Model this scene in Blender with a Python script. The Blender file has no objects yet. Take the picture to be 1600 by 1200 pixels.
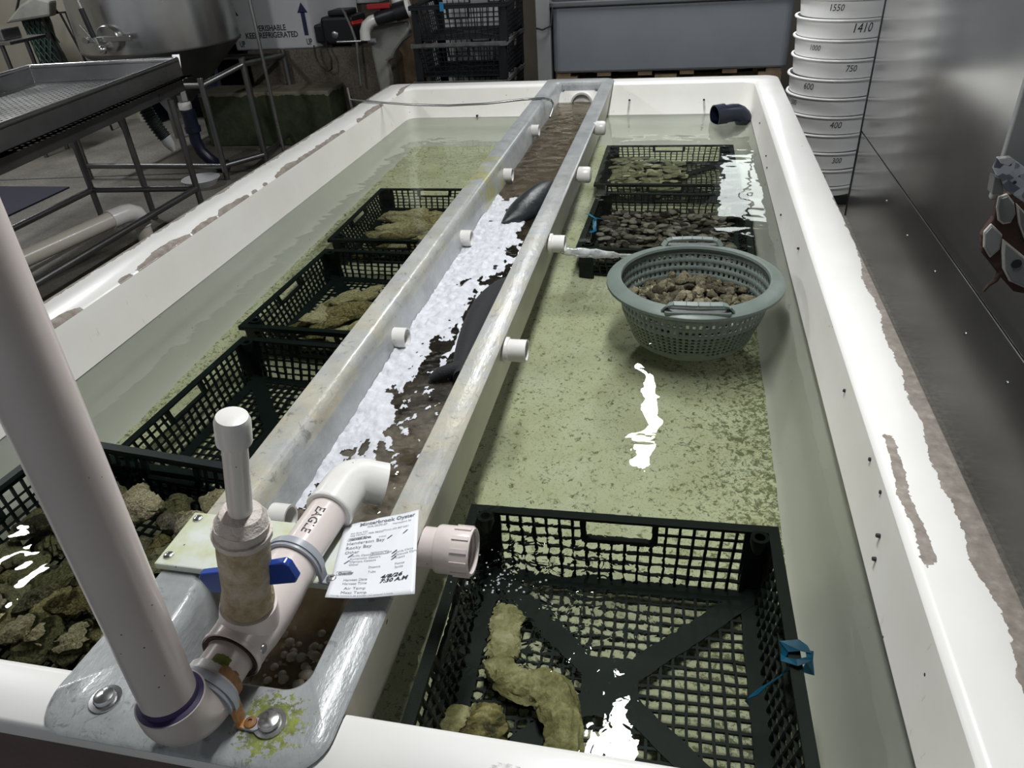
import bpy, bmesh, math, random
import numpy as np
from mathutils import Vector, Matrix, noise as mnoise

SC = bpy.context.scene
COL = SC.collection
PI = math.pi
sin, cos = math.sin, math.cos

# ------------------------------------------------------------------ camera
cam_d = bpy.data.cameras.new('camera')
cam = bpy.data.objects.new('camera', cam_d)
COL.objects.link(cam)
_R = ((0.97765475, 0.05877676, -0.20183279),
      (0.20106654, -0.54164088, 0.81620917),
      (-0.06134676, -0.83855259, -0.54135582))
cam.matrix_world = Matrix(((_R[0][0], -_R[0][1], -_R[0][2], 0.0),
                           (_R[1][0], -_R[1][1], -_R[1][2], 0.0),
                           (_R[2][0], -_R[2][1], -_R[2][2], 0.85),
                           (0, 0, 0, 1)))
cam_d.sensor_width = 36.0
cam_d.sensor_fit = 'HORIZONTAL'
cam_d.lens = 1152.33 / 1600 * 36.0
cam_d.clip_start = 0.02
SC.camera = cam

# ------------------------------------------------------------------ world, exposure
world = bpy.data.worlds.new('room_ambient')
SC.world = world
world.use_nodes = True
bg = world.node_tree.nodes['Background']
bg.inputs['Color'].default_value = (0.86, 0.93, 1.0, 1)
bg.inputs['Strength'].default_value = 0.35
SC.view_settings.view_transform = 'Standard'
SC.view_settings.look = 'None'
SC.view_settings.gamma = 1.0
SC.view_settings.use_curve_mapping = False
SC.view_settings.exposure = 0.0
SC.cycles.caustics_refractive = True
SC.cycles.sample_clamp_indirect = 4.0
SC.cycles.max_bounces = 7
SC.cycles.diffuse_bounces = 3
SC.cycles.glossy_bounces = 3
SC.cycles.transmission_bounces = 6
SC.cycles.caustics_reflective = False
SC.cycles.adaptive_threshold = 0.045
SC.cycles.transparent_max_bounces = 12

CEIL = 2.06
LAMPS = [(-0.12, 4.55, 1.2), (-0.12, 1.55, 1.2), (-3.8, 2.0, 1.2), (-5.3, 5.0, 1.2)]  # last one is an added, unseen lamp that brightens the left background
LAMP_W = 54.0
lamp_lights = []
for lx, ly, ll in LAMPS:
    ld = bpy.data.lights.new('tube_light', 'AREA')
    ld.shape = 'RECTANGLE'
    ld.size = 0.13
    ld.size_y = ll
    ld.energy = LAMP_W
    ld.color = (0.975, 0.99, 1.0)
    ld.cycles.is_caustics_light = len(lamp_lights) < 2
    lamp_lights.append((ld, lx, ly, ll))

# ------------------------------------------------------------------ helpers
def tag(o, label=None, cat=None, group=None, kind=None):
    if label: o['label'] = label
    if cat: o['category'] = cat
    if group: o['group'] = group
    if kind: o['kind'] = kind
    return o

def empty(name, label, cat, loc=(0, 0, 0), rz=0.0, group=None, kind=None):
    o = bpy.data.objects.new(name, None)
    o.empty_display_size = 0.05
    COL.objects.link(o)
    o.location = loc
    o.rotation_euler = (0, 0, rz)
    return tag(o, label, cat, group, kind)

def link_mesh(name, me, parent=None, loc=None, rot=None, scale=None):
    o = bpy.data.objects.new(name, me)
    COL.objects.link(o)
    if parent is not None: o.parent = parent
    if loc is not None: o.location = loc
    if rot is not None: o.rotation_euler = rot
    if scale is not None: o.scale = scale
    return o

def copy_tree(o, parent=None):
    c = o.copy()
    COL.objects.link(c)
    c.parent = parent
    for ch in list(o.children):
        copy_tree(ch, c)
    return c

def frame_z(d):
    """rotation matrix whose Z axis is d"""
    d = Vector(d).normalized()
    up = Vector((0, 0, 1)) if abs(d.z) < 0.95 else Vector((0, 1, 0))
    x = up.cross(d).normalized()
    y = d.cross(x)
    return Matrix((x, y, d)).transposed()

class MB:
    def __init__(s):
        s.v = []; s.f = []; s.m = []
    def add(s, vs, fs, mi=0):
        b = len(s.v)
        s.v.extend(tuple(p) for p in vs)
        s.f.extend(tuple(b + i for i in f) for f in fs)
        s.m.extend([mi] * len(fs))
        return s
    def box(s, x0, x1, y0, y1, z0, z1, mi=0, M=None):
        vs = [(x0, y0, z0), (x1, y0, z0), (x1, y1, z0), (x0, y1, z0), (x0, y0, z1), (x1, y0, z1), (x1, y1, z1), (x0, y1, z1)]
        if M is not None: vs = [M @ Vector(p) for p in vs]
        return s.add(vs, [(3, 2, 1, 0), (4, 5, 6, 7), (0, 1, 5, 4), (1, 2, 6, 5), (2, 3, 7, 6), (3, 0, 4, 7)], mi)
    def bar(s, a, b, w, t, up=(0, 0, 1), mi=0):
        a = Vector(a); b = Vector(b); d = (b - a)
        L = d.length; d.normalize()
        u = Vector(up)
        if abs(u.dot(d)) > 0.98: u = Vector((1, 0, 0))
        x = u.cross(d).normalized(); y = d.cross(x)
        M = Matrix((x, y, d)).transposed().to_4x4(); M.translation = a
        return s.box(-w / 2, w / 2, -t / 2, t / 2, 0, L, mi, M)
    def tube(s, path, r, n=16, caps=True, mi=0, closed=False):
        path = [Vector(p) for p in path]
        k = len(path)
        rs = r if isinstance(r, (list, tuple)) else [r] * k
        vs = []; prev = None
        for i, p in enumerate(path):
            if closed:
                d = path[(i + 1) % k] - path[i - 1]
            else:
                d = path[min(i + 1, k - 1)] - path[max(i - 1, 0)]
            if d.length < 1e-9: d = prev if prev is not None else Vector((0, 0, 1))
            d = d.normalized()
            if prev is None:
                R = frame_z(d); x = R.col[0]
            else:
                x = (x - d * x.dot(d)).normalized()
            y = d.cross(x); prev = d
            vs += [p + (x * cos(2 * PI * j / n) + y * sin(2 * PI * j / n)) * rs[i] for j in range(n)]
        fs = []
        for i in range(k if closed else k - 1):
            a = i * n; b = ((i + 1) % k) * n
            fs += [(a + j, a + (j + 1) % n, b + (j + 1) % n, b + j) for j in range(n)]
        if caps and not closed:
            fs.append(tuple(reversed(range(n)))); fs.append(tuple((k - 1) * n + j for j in range(n)))
        return s.add(vs, fs, mi)
    def lathe(s, prof, n=32, M=None, mi=0, closed=False):
        """prof [(r,z)...] about Z"""
        vs = []
        for r, z in prof:
            for j in range(n):
                p = Vector((r * cos(2 * PI * j / n), r * sin(2 * PI * j / n), z))
                vs.append(M @ p if M is not None else p)
        k = len(prof); fs = []
        for i in range(k if closed else k - 1):
            a = i * n; b = ((i + 1) % k) * n
            fs += [(a + j, a + (j + 1) % n, b + (j + 1) % n, b + j) for j in range(n)]
        return s.add(vs, fs, mi)
    def prism(s, poly, z0, z1, M=None, mi=0):
        n = len(poly)
        vs = [Vector((x, y, z0)) for x, y in poly] + [Vector((x, y, z1)) for x, y in poly]
        if M is not None: vs = [M @ p for p in vs]
        fs = [tuple(reversed(range(n))), tuple(range(n, 2 * n))] + [(i, (i + 1) % n, n + (i + 1) % n, n + i) for i in range(n)]
        return s.add(vs, fs, mi)
    def mesh(s, name, mats, smooth=False):
        me = bpy.data.meshes.new(name)
        me.from_pydata([tuple(p) for p in s.v], [], s.f)
        for m in (mats if isinstance(mats, (list, tuple)) else [mats]):
            me.materials.append(m)
        if len(set(s.m)) > 1:
            me.polygons.foreach_set('material_index', s.m)
        if smooth is not False:
            me.polygons.foreach_set('use_smooth', [True] * len(me.polygons))
            if smooth is not True:
                me.set_sharp_from_angle(angle=math.radians(smooth))
        me.update()
        return me
    def build(s, name, mats, parent=None, smooth=False, loc=None, rot=None, bevel=0.0, seg=2):
        o = link_mesh(name, s.mesh(name, mats, smooth), parent, loc, rot)
        if bevel:
            b = o.modifiers.new('bevel', 'BEVEL'); b.width = bevel; b.segments = seg
            b.limit_method = 'ANGLE'; b.angle_limit = math.radians(40)
            b.harden_normals = False
        return o

def Mat(loc, d=None, rz=0):
    M = (frame_z(d) if d is not None else Matrix.Rotation(rz, 3, 'Z')).to_4x4()
    M.translation = loc
    return M

def arc(c, a, b, t0, t1, r, n):
    c, a, b = Vector(c), Vector(a), Vector(b)
    return [c + (a * cos(t0 + (t1 - t0) * i / n) + b * sin(t0 + (t1 - t0) * i / n)) * r for i in range(n + 1)]

def rrect(x0, x1, y0, y1, r, n=5):
    pts = []
    for cx, cy, t in ((x1 - r, y1 - r, 0), (x0 + r, y1 - r, PI / 2), (x0 + r, y0 + r, PI), (x1 - r, y0 + r, 1.5 * PI)):
        for i in range(n + 1):
            a = t + PI / 2 * i / n
            pts.append((cx + r * cos(a), cy + r * sin(a)))
    return pts

# ------------------------------------------------------------------ material kit
class NT:
    def __init__(s, name):
        s.mat = bpy.data.materials.new(name); s.mat.use_nodes = True
        s.t = s.mat.node_tree; s.t.nodes.clear()
        s.out = s.n('ShaderNodeOutputMaterial')
        s._tc = None
    def n(s, kind, **kw):
        nd = s.t.nodes.new(kind)
        for k, v in kw.items(): setattr(nd, k, v)
        return nd
    def l(s, a, b): s.t.links.new(a, b)
    def obj(s):
        if s._tc is None: s._tc = s.n('ShaderNodeTexCoord')
        return s._tc.outputs['Object']
    def mapv(s, scale, src=None, loc=(0, 0, 0), rot=(0, 0, 0)):
        m = s.n('ShaderNodeMapping'); s.l(src or s.obj(), m.inputs['Vector'])
        m.inputs['Scale'].default_value = scale if isinstance(scale, (tuple, list)) else (scale,) * 3
        m.inputs['Location'].default_value = loc; m.inputs['Rotation'].default_value = rot
        return m.outputs['Vector']
    def noise(s, scale, detail=4.0, rough=0.55, dist=0.0, vec=None, out='Fac'):
        nd = s.n('ShaderNodeTexNoise')
        s.l(vec or s.obj(), nd.inputs['Vector'])
        nd.inputs['Scale'].default_value = scale; nd.inputs['Detail'].default_value = detail
        nd.inputs['Roughness'].default_value = rough; nd.inputs['Distortion'].default_value = dist
        return nd.outputs[out]
    def voro(s, scale, feature='F1', vec=None, out='Distance', rnd=1.0):
        nd = s.n('ShaderNodeTexVoronoi'); nd.feature = feature
        s.l(vec or s.obj(), nd.inputs['Vector']); nd.inputs['Scale'].default_value = scale
        nd.inputs['Randomness'].default_value = rnd
        return nd.outputs[out]
    def ramp(s, fac, stops):
        r = s.n('ShaderNodeValToRGB'); s.l(fac, r.inputs['Fac'])
        e = r.color_ramp.elements
        while len(e) > 1: e.remove(e[-1])
        first = True
        for p, c in stops:
            c = (c, c, c, 1) if not isinstance(c, (tuple, list)) else tuple(c) + ((1,) if len(c) == 3 else ())
            if first: e[0].position = p; e[0].color = c; first = False
            else:
                q = e.new(p); q.color = c
        return r.outputs['Color']
    def mix(s, fac, a, b, blend='MIX'):
        m = s.n('ShaderNodeMix', data_type='RGBA', blend_type=blend)
        for si, v in ((0, fac), (6, a), (7, b)):
            sock = m.inputs[si]
            if isinstance(v, (int, float)): sock.default_value = v if si == 0 else (v, v, v, 1)
            elif isinstance(v, (tuple, list)): sock.default_value = tuple(v) + ((1,) if len(v) == 3 else ())
            else: s.l(v, sock)
        return m.outputs[2]
    def math(s, op, a, b=0.0, c=None, clamp=False):
        m = s.n('ShaderNodeMath', operation=op); m.use_clamp = clamp
        for i, v in enumerate((a, b, c)):
            if v is None: continue
            if isinstance(v, (int, float)): m.inputs[i].default_value = v
            else: s.l(v, m.inputs[i])
        return m.outputs[0]
    def sep(s, vec=None):
        x = s.n('ShaderNodeSeparateXYZ'); s.l(vec or s.obj(), x.inputs[0]); return x.outputs
    def bump(s, h, strength=0.3, dist=0.01, nrm=None):
        b = s.n('ShaderNodeBump'); s.l(h, b.inputs['Height'])
        b.inputs['Strength'].default_value = strength; b.inputs['Distance'].default_value = dist
        if nrm is not None: s.l(nrm, b.inputs['Normal'])
        return b.outputs['Normal']
    def pbr(s, col, rough=0.5, metal=0.0, nrm=None, spec=0.5, coat=0.0, **kw):
        p = s.n('ShaderNodeBsdfPrincipled')
        for nm, v in (('Base Color', col), ('Roughness', rough), ('Metallic', metal), ('Specular IOR Level', spec), ('Coat Weight', coat)):
            k = p.inputs[nm]
            if isinstance(v, (int, float)): k.default_value = (v, v, v, 1) if nm == 'Base Color' else v
            elif isinstance(v, (tuple, list)): k.default_value = tuple(v) + ((1,) if len(v) == 3 else ())
            else: s.l(v, k)
        for nm, v in kw.items(): p.inputs[nm.replace('_', ' ')].default_value = v
        if nrm is not None: s.l(nrm, p.inputs['Normal'])
        s.l(p.outputs[0], s.out.inputs['Surface'])
        return s.mat

def simple(name, col, rough=0.5, metal=0.0, var=0.12, scale=8.0, bump=0.0, bscale=60.0, spec=0.5, dark=None, coat=0.0):
    t = NT(name)
    f = t.noise(scale, 5, 0.6)
    c0 = tuple(max(0, c * (1 - var)) for c in col) if dark is None else dark
    c1 = tuple(min(1, c * (1 + var * 0.6)) for c in col)
    c = t.ramp(f, [(0.25, c0), (0.65, col), (0.85, c1)])
    nb = t.bump(t.noise(bscale, 3, 0.6), bump, 0.004) if bump else None
    return t.pbr(c, rough, metal, nb, spec, coat)
# ------------------------------------------------------------------ materials
def gelcoat_walls():
    t = NT('gelcoat_walls')
    c = t.ramp(t.noise(2.2, 5, 0.6), [(0.3, (0.73, 0.71, 0.65)), (0.6, (0.80, 0.785, 0.74)), (0.8, (0.83, 0.82, 0.785))])
    v = t.voro(17, 'F1')
    sel = t.math('GREATER_THAN', t.noise(3.1, 2, 0.5), 0.55)
    dots = t.math('MULTIPLY', t.math('LESS_THAN', v, 0.045), sel)
    sc = t.ramp(t.noise(90, 3, 0.6, vec=t.mapv((1, 1, 0.2))), [(0.66, 0.0), (0.7, 1.0)])
    sc = t.math('MULTIPLY', sc, t.ramp(t.noise(6, 2), [(0.55, 0.0), (0.62, 0.55)]))
    c = t.mix(sc, c, (0.45, 0.42, 0.34))
    c = t.mix(dots, c, (0.02, 0.02, 0.02))
    nb = t.bump(t.noise(30, 3, 0.5), 0.05, 0.003)
    return t.pbr(c, 0.55, 0, nb, 0.3, 0.0)

def gelcoat_rim():
    t = NT('gelcoat_rim')
    x, y, z = t.sep()[:3]
    base = t.ramp(t.noise(5, 4), [(0.3, (0.80, 0.785, 0.745)), (0.7, (0.855, 0.845, 0.815))])
    brown = t.ramp(t.noise(40, 5, 0.65), [(0.3, (0.19, 0.16, 0.135)), (0.55, (0.29, 0.255, 0.22)), (0.8, (0.45, 0.415, 0.36))])
    wob = t.math('MULTIPLY', t.math('SUBTRACT', t.noise(7, 5, 0.62), 0.5), 0.075)
    fray = t.math('MULTIPLY', t.math('SUBTRACT', t.noise(120, 2, 0.6), 0.5), 0.012)
    wob = t.math('ADD', wob, fray)
    # right side: outer band worn to laminate
    rr = t.math('GREATER_THAN', t.math('ADD', x, t.math('MULTIPLY', wob, 0.7)), t.math('ADD', 0.463, t.math('MULTIPLY', t.math('MAXIMUM', t.math('SUBTRACT', y, 1.1), 0.0), 0.03)))
    # left side: outer sliver worn, and ragged patches along the inner arris
    lo = t.math('LESS_THAN', t.math('ADD', x, wob), -1.712)
    patch = t.math('SUBTRACT', t.noise(3.3, 3, 0.6, vec=t.mapv((0.0, 1.0, 0.0), loc=(0, 0.9, 0))), 0.44)
    wid = t.math('ADD', t.math('MULTIPLY', patch, 0.15), t.math('MULTIPLY', fray, 0.5))
    li = t.math('MULTIPLY', t.math('GREATER_THAN', x, t.math('SUBTRACT', -1.592, t.math('MAXIMUM', wid, 0.0))),
                t.math('MULTIPLY', t.math('LESS_THAN', x, -1.588), t.math('GREATER_THAN', wid, 0.001)))
    # short scuffed patch on the right inner arris
    yy = t.math('ABSOLUTE', t.math('SUBTRACT', y, 1.02))
    rp = t.math('MULTIPLY', t.math('LESS_THAN', t.math('ADD', yy, t.math('MULTIPLY', wob, 2.0)), 0.16),
                t.math('LESS_THAN', t.math('ABSOLUTE', t.math('SUBTRACT', t.math('ADD', x, t.math('MULTIPLY', wob, 0.6)), 0.402)), 0.009))
    worn = t.math('MAXIMUM', t.math('MAXIMUM', rr, lo), t.math('MAXIMUM', li, rp))
    # abrasion on the near rim by the frame edge
    nr = t.math('MULTIPLY', t.math('LESS_THAN', t.math('ADD', y, t.math('MULTIPLY', wob, 0.5)), 0.468),
                t.math('GREATER_THAN', t.math('ADD', x, t.math('MULTIPLY', wob, 2)), -0.17))
    nr = t.math('MULTIPLY', nr, t.ramp(t.noise(45, 4, 0.7), [(0.42, 0.0), (0.55, 0.85)]))
    c = t.mix(worn, base, brown)
    c = t.mix(nr, c, (0.36, 0.33, 0.33))
    spk = t.math('MULTIPLY', t.math('LESS_THAN', t.voro(20), 0.05), t.math('GREATER_THAN', t.noise(4, 2), 0.56))
    c = t.mix(spk, c, (0.10, 0.08, 0.06))
    rough = t.mix(worn, 0.3, 0.8)
    nb = t.bump(worn, 0.25, -0.003)
    return t.pbr(c, rough, 0, nb, 0.5, 0.1)

def tank_floor_mat():
    t = NT('algae_floor')
    x, y, z = t.sep()[:3]
    base = t.ramp(t.noise(7, 6, 0.65), [(0.25, (0.60, 0.595, 0.37)), (0.5, (0.72, 0.715, 0.50)), (0.75, (0.79, 0.79, 0.61))])
    # more silt towards the side walls
    edge = t.math('MULTIPLY', t.math('SUBTRACT', x, 0.02), 0.36, clamp=True)
    edge2 = t.math('MULTIPLY', t.math('SUBTRACT', -1.28, x), 0.3, clamp=True)
    edge = t.math('ADD', edge, edge2)
    n1 = t.math('ADD', t.noise(75, 6, 0.74, 0.5), edge)
    spk = t.ramp(n1, [(0.555, 0.0), (0.63, 0.85)])
    n2 = t.math('ADD', t.noise(190, 4, 0.7), t.math('MULTIPLY', edge, 0.6))
    spk2 = t.ramp(n2, [(0.57, 0.0), (0.65, 0.6)])
    big = t.ramp(t.math('ADD', t.noise(20, 5, 0.7), t.math('MULTIPLY', edge, 0.8)), [(0.62, 0.0), (0.72, 0.5)])
    c = t.mix(big, base, (0.36, 0.31, 0.12))
    c = t.mix(spk, c, (0.13, 0.14, 0.06))
    c = t.mix(spk2, c, (0.20, 0.20, 0.09))
    nb = t.bump(n1, 0.25, 0.006)
    return t.pbr(c, 0.8, 0, nb, 0.2)

def trough_mat():
    t = NT('trough_gelcoat')
    x, y, z = t.sep()[:3]
    base = t.ramp(t.noise(9, 5, 0.65), [(0.3, (0.27, 0.28, 0.28)), (0.55, (0.36, 0.375, 0.375)), (0.8, (0.45, 0.46, 0.455))])
    # yellow-brown biofilm on the two top edges, strongest in the near half
    near = t.ramp(y, [(0.5, 1.0), (0.55, 1.0)])
    nearf = t.math('SUBTRACT', 1.25, t.math('MULTIPLY', y, 0.42), clamp=True)
    top = t.math('GREATER_THAN', z, -0.03)
    film = t.math('MULTIPLY', t.ramp(t.noise(5.5, 6, 0.7), [(0.38, 0.0), (0.66, 0.75)]), t.math('MULTIPLY', nearf, top))
    film = t.math('MULTIPLY', film, t.math('GREATER_THAN', y, 0.74))
    c = t.mix(film, base, (0.56, 0.50, 0.33))
    yel = t.math('MULTIPLY', film, t.ramp(t.noise(13, 4, 0.7), [(0.45, 0.0), (0.62, 0.85)]))
    c = t.mix(t.math('MULTIPLY', yel, 0.7), c, (0.46, 0.37, 0.16))
    # green patch half way along
    g = t.math('MULTIPLY', t.math('LESS_THAN', t.math('ABSOLUTE', t.math('SUBTRACT', y, 2.72)), 0.2),
               t.ramp(t.noise(12, 5, 0.7), [(0.42, 0.0), (0.6, 0.8)]))
    g = t.math('MULTIPLY', g, t.math('LESS_THAN', x, -0.6))
    c = t.mix(g, c, (0.34, 0.33, 0.05))
    # green growth around the bolts of the near flange
    xx = t.math('ABSOLUTE', t.math('ADD', x, 0.457)); yb = t.math('ABSOLUTE', t.math('SUBTRACT', y, 0.462))
    d = t.math('SQRT', t.math('ADD', t.math('MULTIPLY', xx, xx), t.math('MULTIPLY', yb, yb)))
    x2 = t.math('ABSOLUTE', t.math('ADD', x, 0.691))
    d2 = t.math('SQRT', t.math('ADD', t.math('MULTIPLY', x2, x2), t.math('MULTIPLY', yb, yb)))
    alg = t.math('SUBTRACT', 1.1, t.math('MULTIPLY', d, 15.0), clamp=True)
    alg2 = t.math('SUBTRACT', 0.55, t.math('MULTIPLY', d2, 18.0), clamp=True)
    af = t.ramp(t.math('ADD', t.math('MAXIMUM', alg, alg2), t.math('MULTIPLY', t.math('SUBTRACT', t.noise(110, 4, 0.75), 0.5), 2.0)), [(0.5, 0.0), (0.62, 0.9)])
    af = t.math('MULTIPLY', af, t.math('GREATER_THAN', t.math('MAXIMUM', alg, alg2), 0.02))
    c = t.mix(af, c, t.ramp(t.noise(60, 3), [(0.35, (0.10, 0.13, 0.02)), (0.65, (0.28, 0.32, 0.04))]))
    # dark scratches and specks
    sc = t.math('MULTIPLY', t.ramp(t.noise(34, 6, 0.78, 0.8), [(0.57, 0.0), (0.65, 0.7)]), t.math('GREATER_THAN', z, -0.02))
    c = t.mix(sc, c, (0.16, 0.16, 0.15))
    # inside below the waterline brown growth
    low = t.math('LESS_THAN', t.math('ADD', z, t.math('MULTIPLY', t.noise(20, 4), 0.05)), -0.085)
    c = t.mix(low, c, t.ramp(t.noise(14, 5), [(0.3, (0.10, 0.07, 0.03)), (0.7, (0.24, 0.18, 0.10))]))
    nb = t.bump(t.noise(55, 4, 0.6, vec=t.mapv((1, 0.45, 1))), 0.32, 0.006)
    return t.pbr(c, 0.30, 0, nb, 0.5, 0.3)

def trough_outer_mat():
    t = NT('trough_outer_gelcoat')
    c = t.ramp(t.noise(7, 5, 0.6), [(0.3, (0.60, 0.57, 0.49)), (0.7, (0.72, 0.70, 0.63))])
    dots = t.math('MULTIPLY', t.math('LESS_THAN', t.voro(16), 0.07), t.math('GREATER_THAN', t.noise(4, 2), 0.57))
    c = t.mix(dots, c, (0.03, 0.03, 0.03))
    return t.pbr(c, 0.4, 0, None, 0.4)

def water_mat(name, tint, wave_scale, strength, dist, ripple=None):
    t = NT(name)
    h1 = t.noise(wave_scale, 2, 0.45, 0.2, vec=t.mapv((1.0, 1.35, 1.0)))
    h2 = t.noise(wave_scale * 3.4, 2, 0.5, vec=t.mapv((1.0, 1.5, 1.0)))
    h = t.math('ADD', h1, t.math('MULTIPLY', h2, 0.05))
    if ripple:
        # choppy rings that die away from where a pipe pours in
        d = t.n('ShaderNodeVectorMath'); d.operation = 'DISTANCE'; t.l(t.obj(), d.inputs[0]); d.inputs[1].default_value = ripple
        amp = t.math('SUBTRACT', 1.0, t.math('MULTIPLY', d.outputs['Value'], 2.1), clamp=True)
        amp = t.math('MULTIPLY', amp, amp)
        rp = t.noise(30, 2, 0.5, 0.8)
        h = t.math('ADD', h, t.math('MULTIPLY', t.math('MULTIPLY', rp, amp), 0.85))
    nb = t.bump(h, strength, dist)
    g = t.n('ShaderNodeBsdfGlass')
    g.inputs['IOR'].default_value = 1.333
    g.inputs['Roughness'].default_value = 0.0
    g.inputs['Color'].default_value = tuple(tint) + (1,)
    t.l(nb, g.inputs['Normal'])
    t.l(g.outputs[0], t.out.inputs['Surface'])
    return t.mat

def pvc_mat(name, col, stain=0.25, stain_col=(0.45, 0.33, 0.18), rough=0.28):
    t = NT(name)
    c = t.ramp(t.noise(6, 5, 0.6), [(0.3, tuple(k * 0.93 for k in col)), (0.7, col)])
    s = t.math('MULTIPLY', t.ramp(t.noise(14, 6, 0.72), [(0.56, 0.0), (0.72, 1.0)]), stain)
    c = t.mix(s, c, stain_col)
    d = t.math('MULTIPLY', t.math('LESS_THAN', t.voro(60), 0.07), t.math('GREATER_THAN', t.noise(9, 2), 0.60))
    c = t.mix(d, c, (0.12, 0.09, 0.07))
    return t.pbr(c, rough, 0, t.bump(t.noise(70, 3), 0.05, 0.002), 0.5, 0.1)

def crusty_mat():
    t = NT('crusted_pvc')
    n = t.noise(24, 6, 0.7)
    c = t.ramp(n, [(0.28, (0.24, 0.175, 0.085)), (0.45, (0.44, 0.35, 0.21)), (0.62, (0.62, 0.54, 0.43)), (0.8, (0.76, 0.72, 0.66))])
    h = t.math('ADD', t.noise(150, 4, 0.7), t.math('MULTIPLY', t.voro(90), 0.7))
    return t.pbr(c, 0.6, 0, t.bump(h, 0.8, 0.006), 0.4)

def steel_mat(name, base=0.42, rough=0.3, aniso=(1, 1, 14), tint=(1, 1, 1), mottled=0.25, scale=3.0, plain=False):
    t = NT(name)
    n = t.noise(scale, 5, 0.6)
    lo = tuple(base * (1 - mottled) * k for k in tint); hi = tuple(base * (1 + mottled * 0.5) * k for k in tint)
    c = t.ramp(n, [(0.3, lo), (0.7, hi)])
    st = t.noise(30, 3, 0.6, vec=t.mapv(aniso))
    if True:
        return t.pbr(c, t.ramp(t.noise(1.7, 4), [(0.3, rough - 0.05), (0.7, rough + 0.06)]), 0.92)
    r = t.ramp(st, [(0.3, max(0.05, rough - 0.03)), (0.7, rough + 0.05)])
    sp = t.math('MULTIPLY', t.math('LESS_THAN', t.voro(14), 0.022), t.math('GREATER_THAN', t.noise(5, 2), 0.55))
    c = t.mix(sp, c, (0.65, 0.63, 0.58))
    return t.pbr(c, r, 1.0)

def concrete_mat(name, a, b, wet=0.5, scale=2.0):
    t = NT(name)
    n = t.noise(scale, 7, 0.65)
    c = t.ramp(n, [(0.28, a), (0.68, b)])
    f = t.ramp(t.noise(60, 4, 0.7), [(0.35, 0.55), (0.65, 1.1)])
    c = t.mix(1.0, c, f, 'MULTIPLY')
    r = t.ramp(t.noise(1.4, 4), [(0.4, 0.9 - wet), (0.65, 0.85)])
    return t.pbr(c, r, 0, t.bump(t.noise(45, 5, 0.7), 0.25, 0.006), 0.4)

def oyster_mat(name, dark, mid, light, spread=1.0, wave=0.3):
    t = NT(name)
    oi = t.n('ShaderNodeObjectInfo')
    vec = t.n('ShaderNodeVectorMath'); vec.operation = 'ADD'
    t.l(t.obj(), vec.inputs[0]); 
    cmb = t.n('ShaderNodeCombineXYZ'); rr = t.math('MULTIPLY', oi.outputs['Random'], 40.0)
    t.l(rr, cmb.inputs[0]); t.l(rr, cmb.inputs[1]); t.l(cmb.outputs[0], vec.inputs[1])
    n = t.noise(26, 6, 0.7, 0.4, vec=vec.outputs[0])
    n = t.math('ADD', n, t.math('MULTIPLY', t.math('SUBTRACT', oi.outputs['Random'], 0.5), 0.16 * spread))
    c = t.ramp(n, [(0.30, dark), (0.48, mid), (0.66, light)])
    w = t.n('ShaderNodeTexWave'); w.wave_type = 'RINGS'; w.inputs['Scale'].default_value = 22; w.inputs['Distortion'].default_value = 6
    w.inputs['Detail'].default_value = 3; t.l(vec.outputs[0], w.inputs['Vector'])
    c = t.mix(t.math('MULTIPLY', w.outputs['Fac'], wave), c, dark)
    h = t.math('ADD', t.math('MULTIPLY', w.outputs['Fac'], wave * 1.5), t.noise(70, 5, 0.7, vec=vec.outputs[0]))
    return t.pbr(c, 0.6, 0, t.bump(h, 0.7, 0.006), 0.4)

M = {}
M['walls'] = gelcoat_walls()
M['rim'] = gelcoat_rim()
M['tank_out'] = simple('laminate_outside', (0.16, 0.115, 0.105), 0.7, 0, 0.3, 5, 0.3)
M['tank_floor'] = tank_floor_mat()
M['trough'] = trough_mat()
M['trough_out'] = trough_outer_mat()
M['water'] = water_mat('tank_water', (0.925, 0.96, 0.905), 5.0, 0.30, 0.016, (-0.25, 0.90, -0.155))
M['trough_water'] = water_mat('trough_water', (0.86, 0.82, 0.73), 13.0, 0.8, 0.03)
_t = M['trough_water'].node_tree; _N = _t.nodes
_gl = [n for n in _N if n.type == 'BSDF_GLASS'][0]; _ou = [n for n in _N if n.type == 'OUTPUT_MATERIAL'][0]
_df = _N.new('ShaderNodeBsdfDiffuse'); _ms = _N.new('ShaderNodeMixShader'); _nz = _N.new('ShaderNodeTexNoise'); _rp = _N.new('ShaderNodeValToRGB'); _tc = [n for n in _N if n.type == 'TEX_COORD'][0]
_df.inputs['Color'].default_value = (0.27, 0.245, 0.20, 1); _nz.inputs['Scale'].default_value = 11; _nz.inputs['Detail'].default_value = 6; _nz.inputs['Roughness'].default_value = 0.7
_rp.color_ramp.elements[0].position = 0.36; _rp.color_ramp.elements[0].color = (0.06,) * 3 + (1,); _rp.color_ramp.elements[1].position = 0.68; _rp.color_ramp.elements[1].color = (0.75,) * 3 + (1,)
_t.links.new(_tc.outputs['Object'], _nz.inputs['Vector']); _t.links.new(_nz.outputs['Fac'], _rp.inputs['Fac']); _sx = _N.new('ShaderNodeSeparateXYZ'); _yr = _N.new('ShaderNodeValToRGB'); _mm = _N.new('ShaderNodeMath'); _mm.operation = 'MULTIPLY'; _mr = _N.new('ShaderNodeMath'); _mr.operation = 'MULTIPLY'; _mr.inputs[1].default_value = 0.25
_t.links.new(_tc.outputs['Object'], _sx.inputs[0]); _t.links.new(_sx.outputs['Y'], _mr.inputs[0]); _t.links.new(_mr.outputs[0], _yr.inputs['Fac'])
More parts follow.
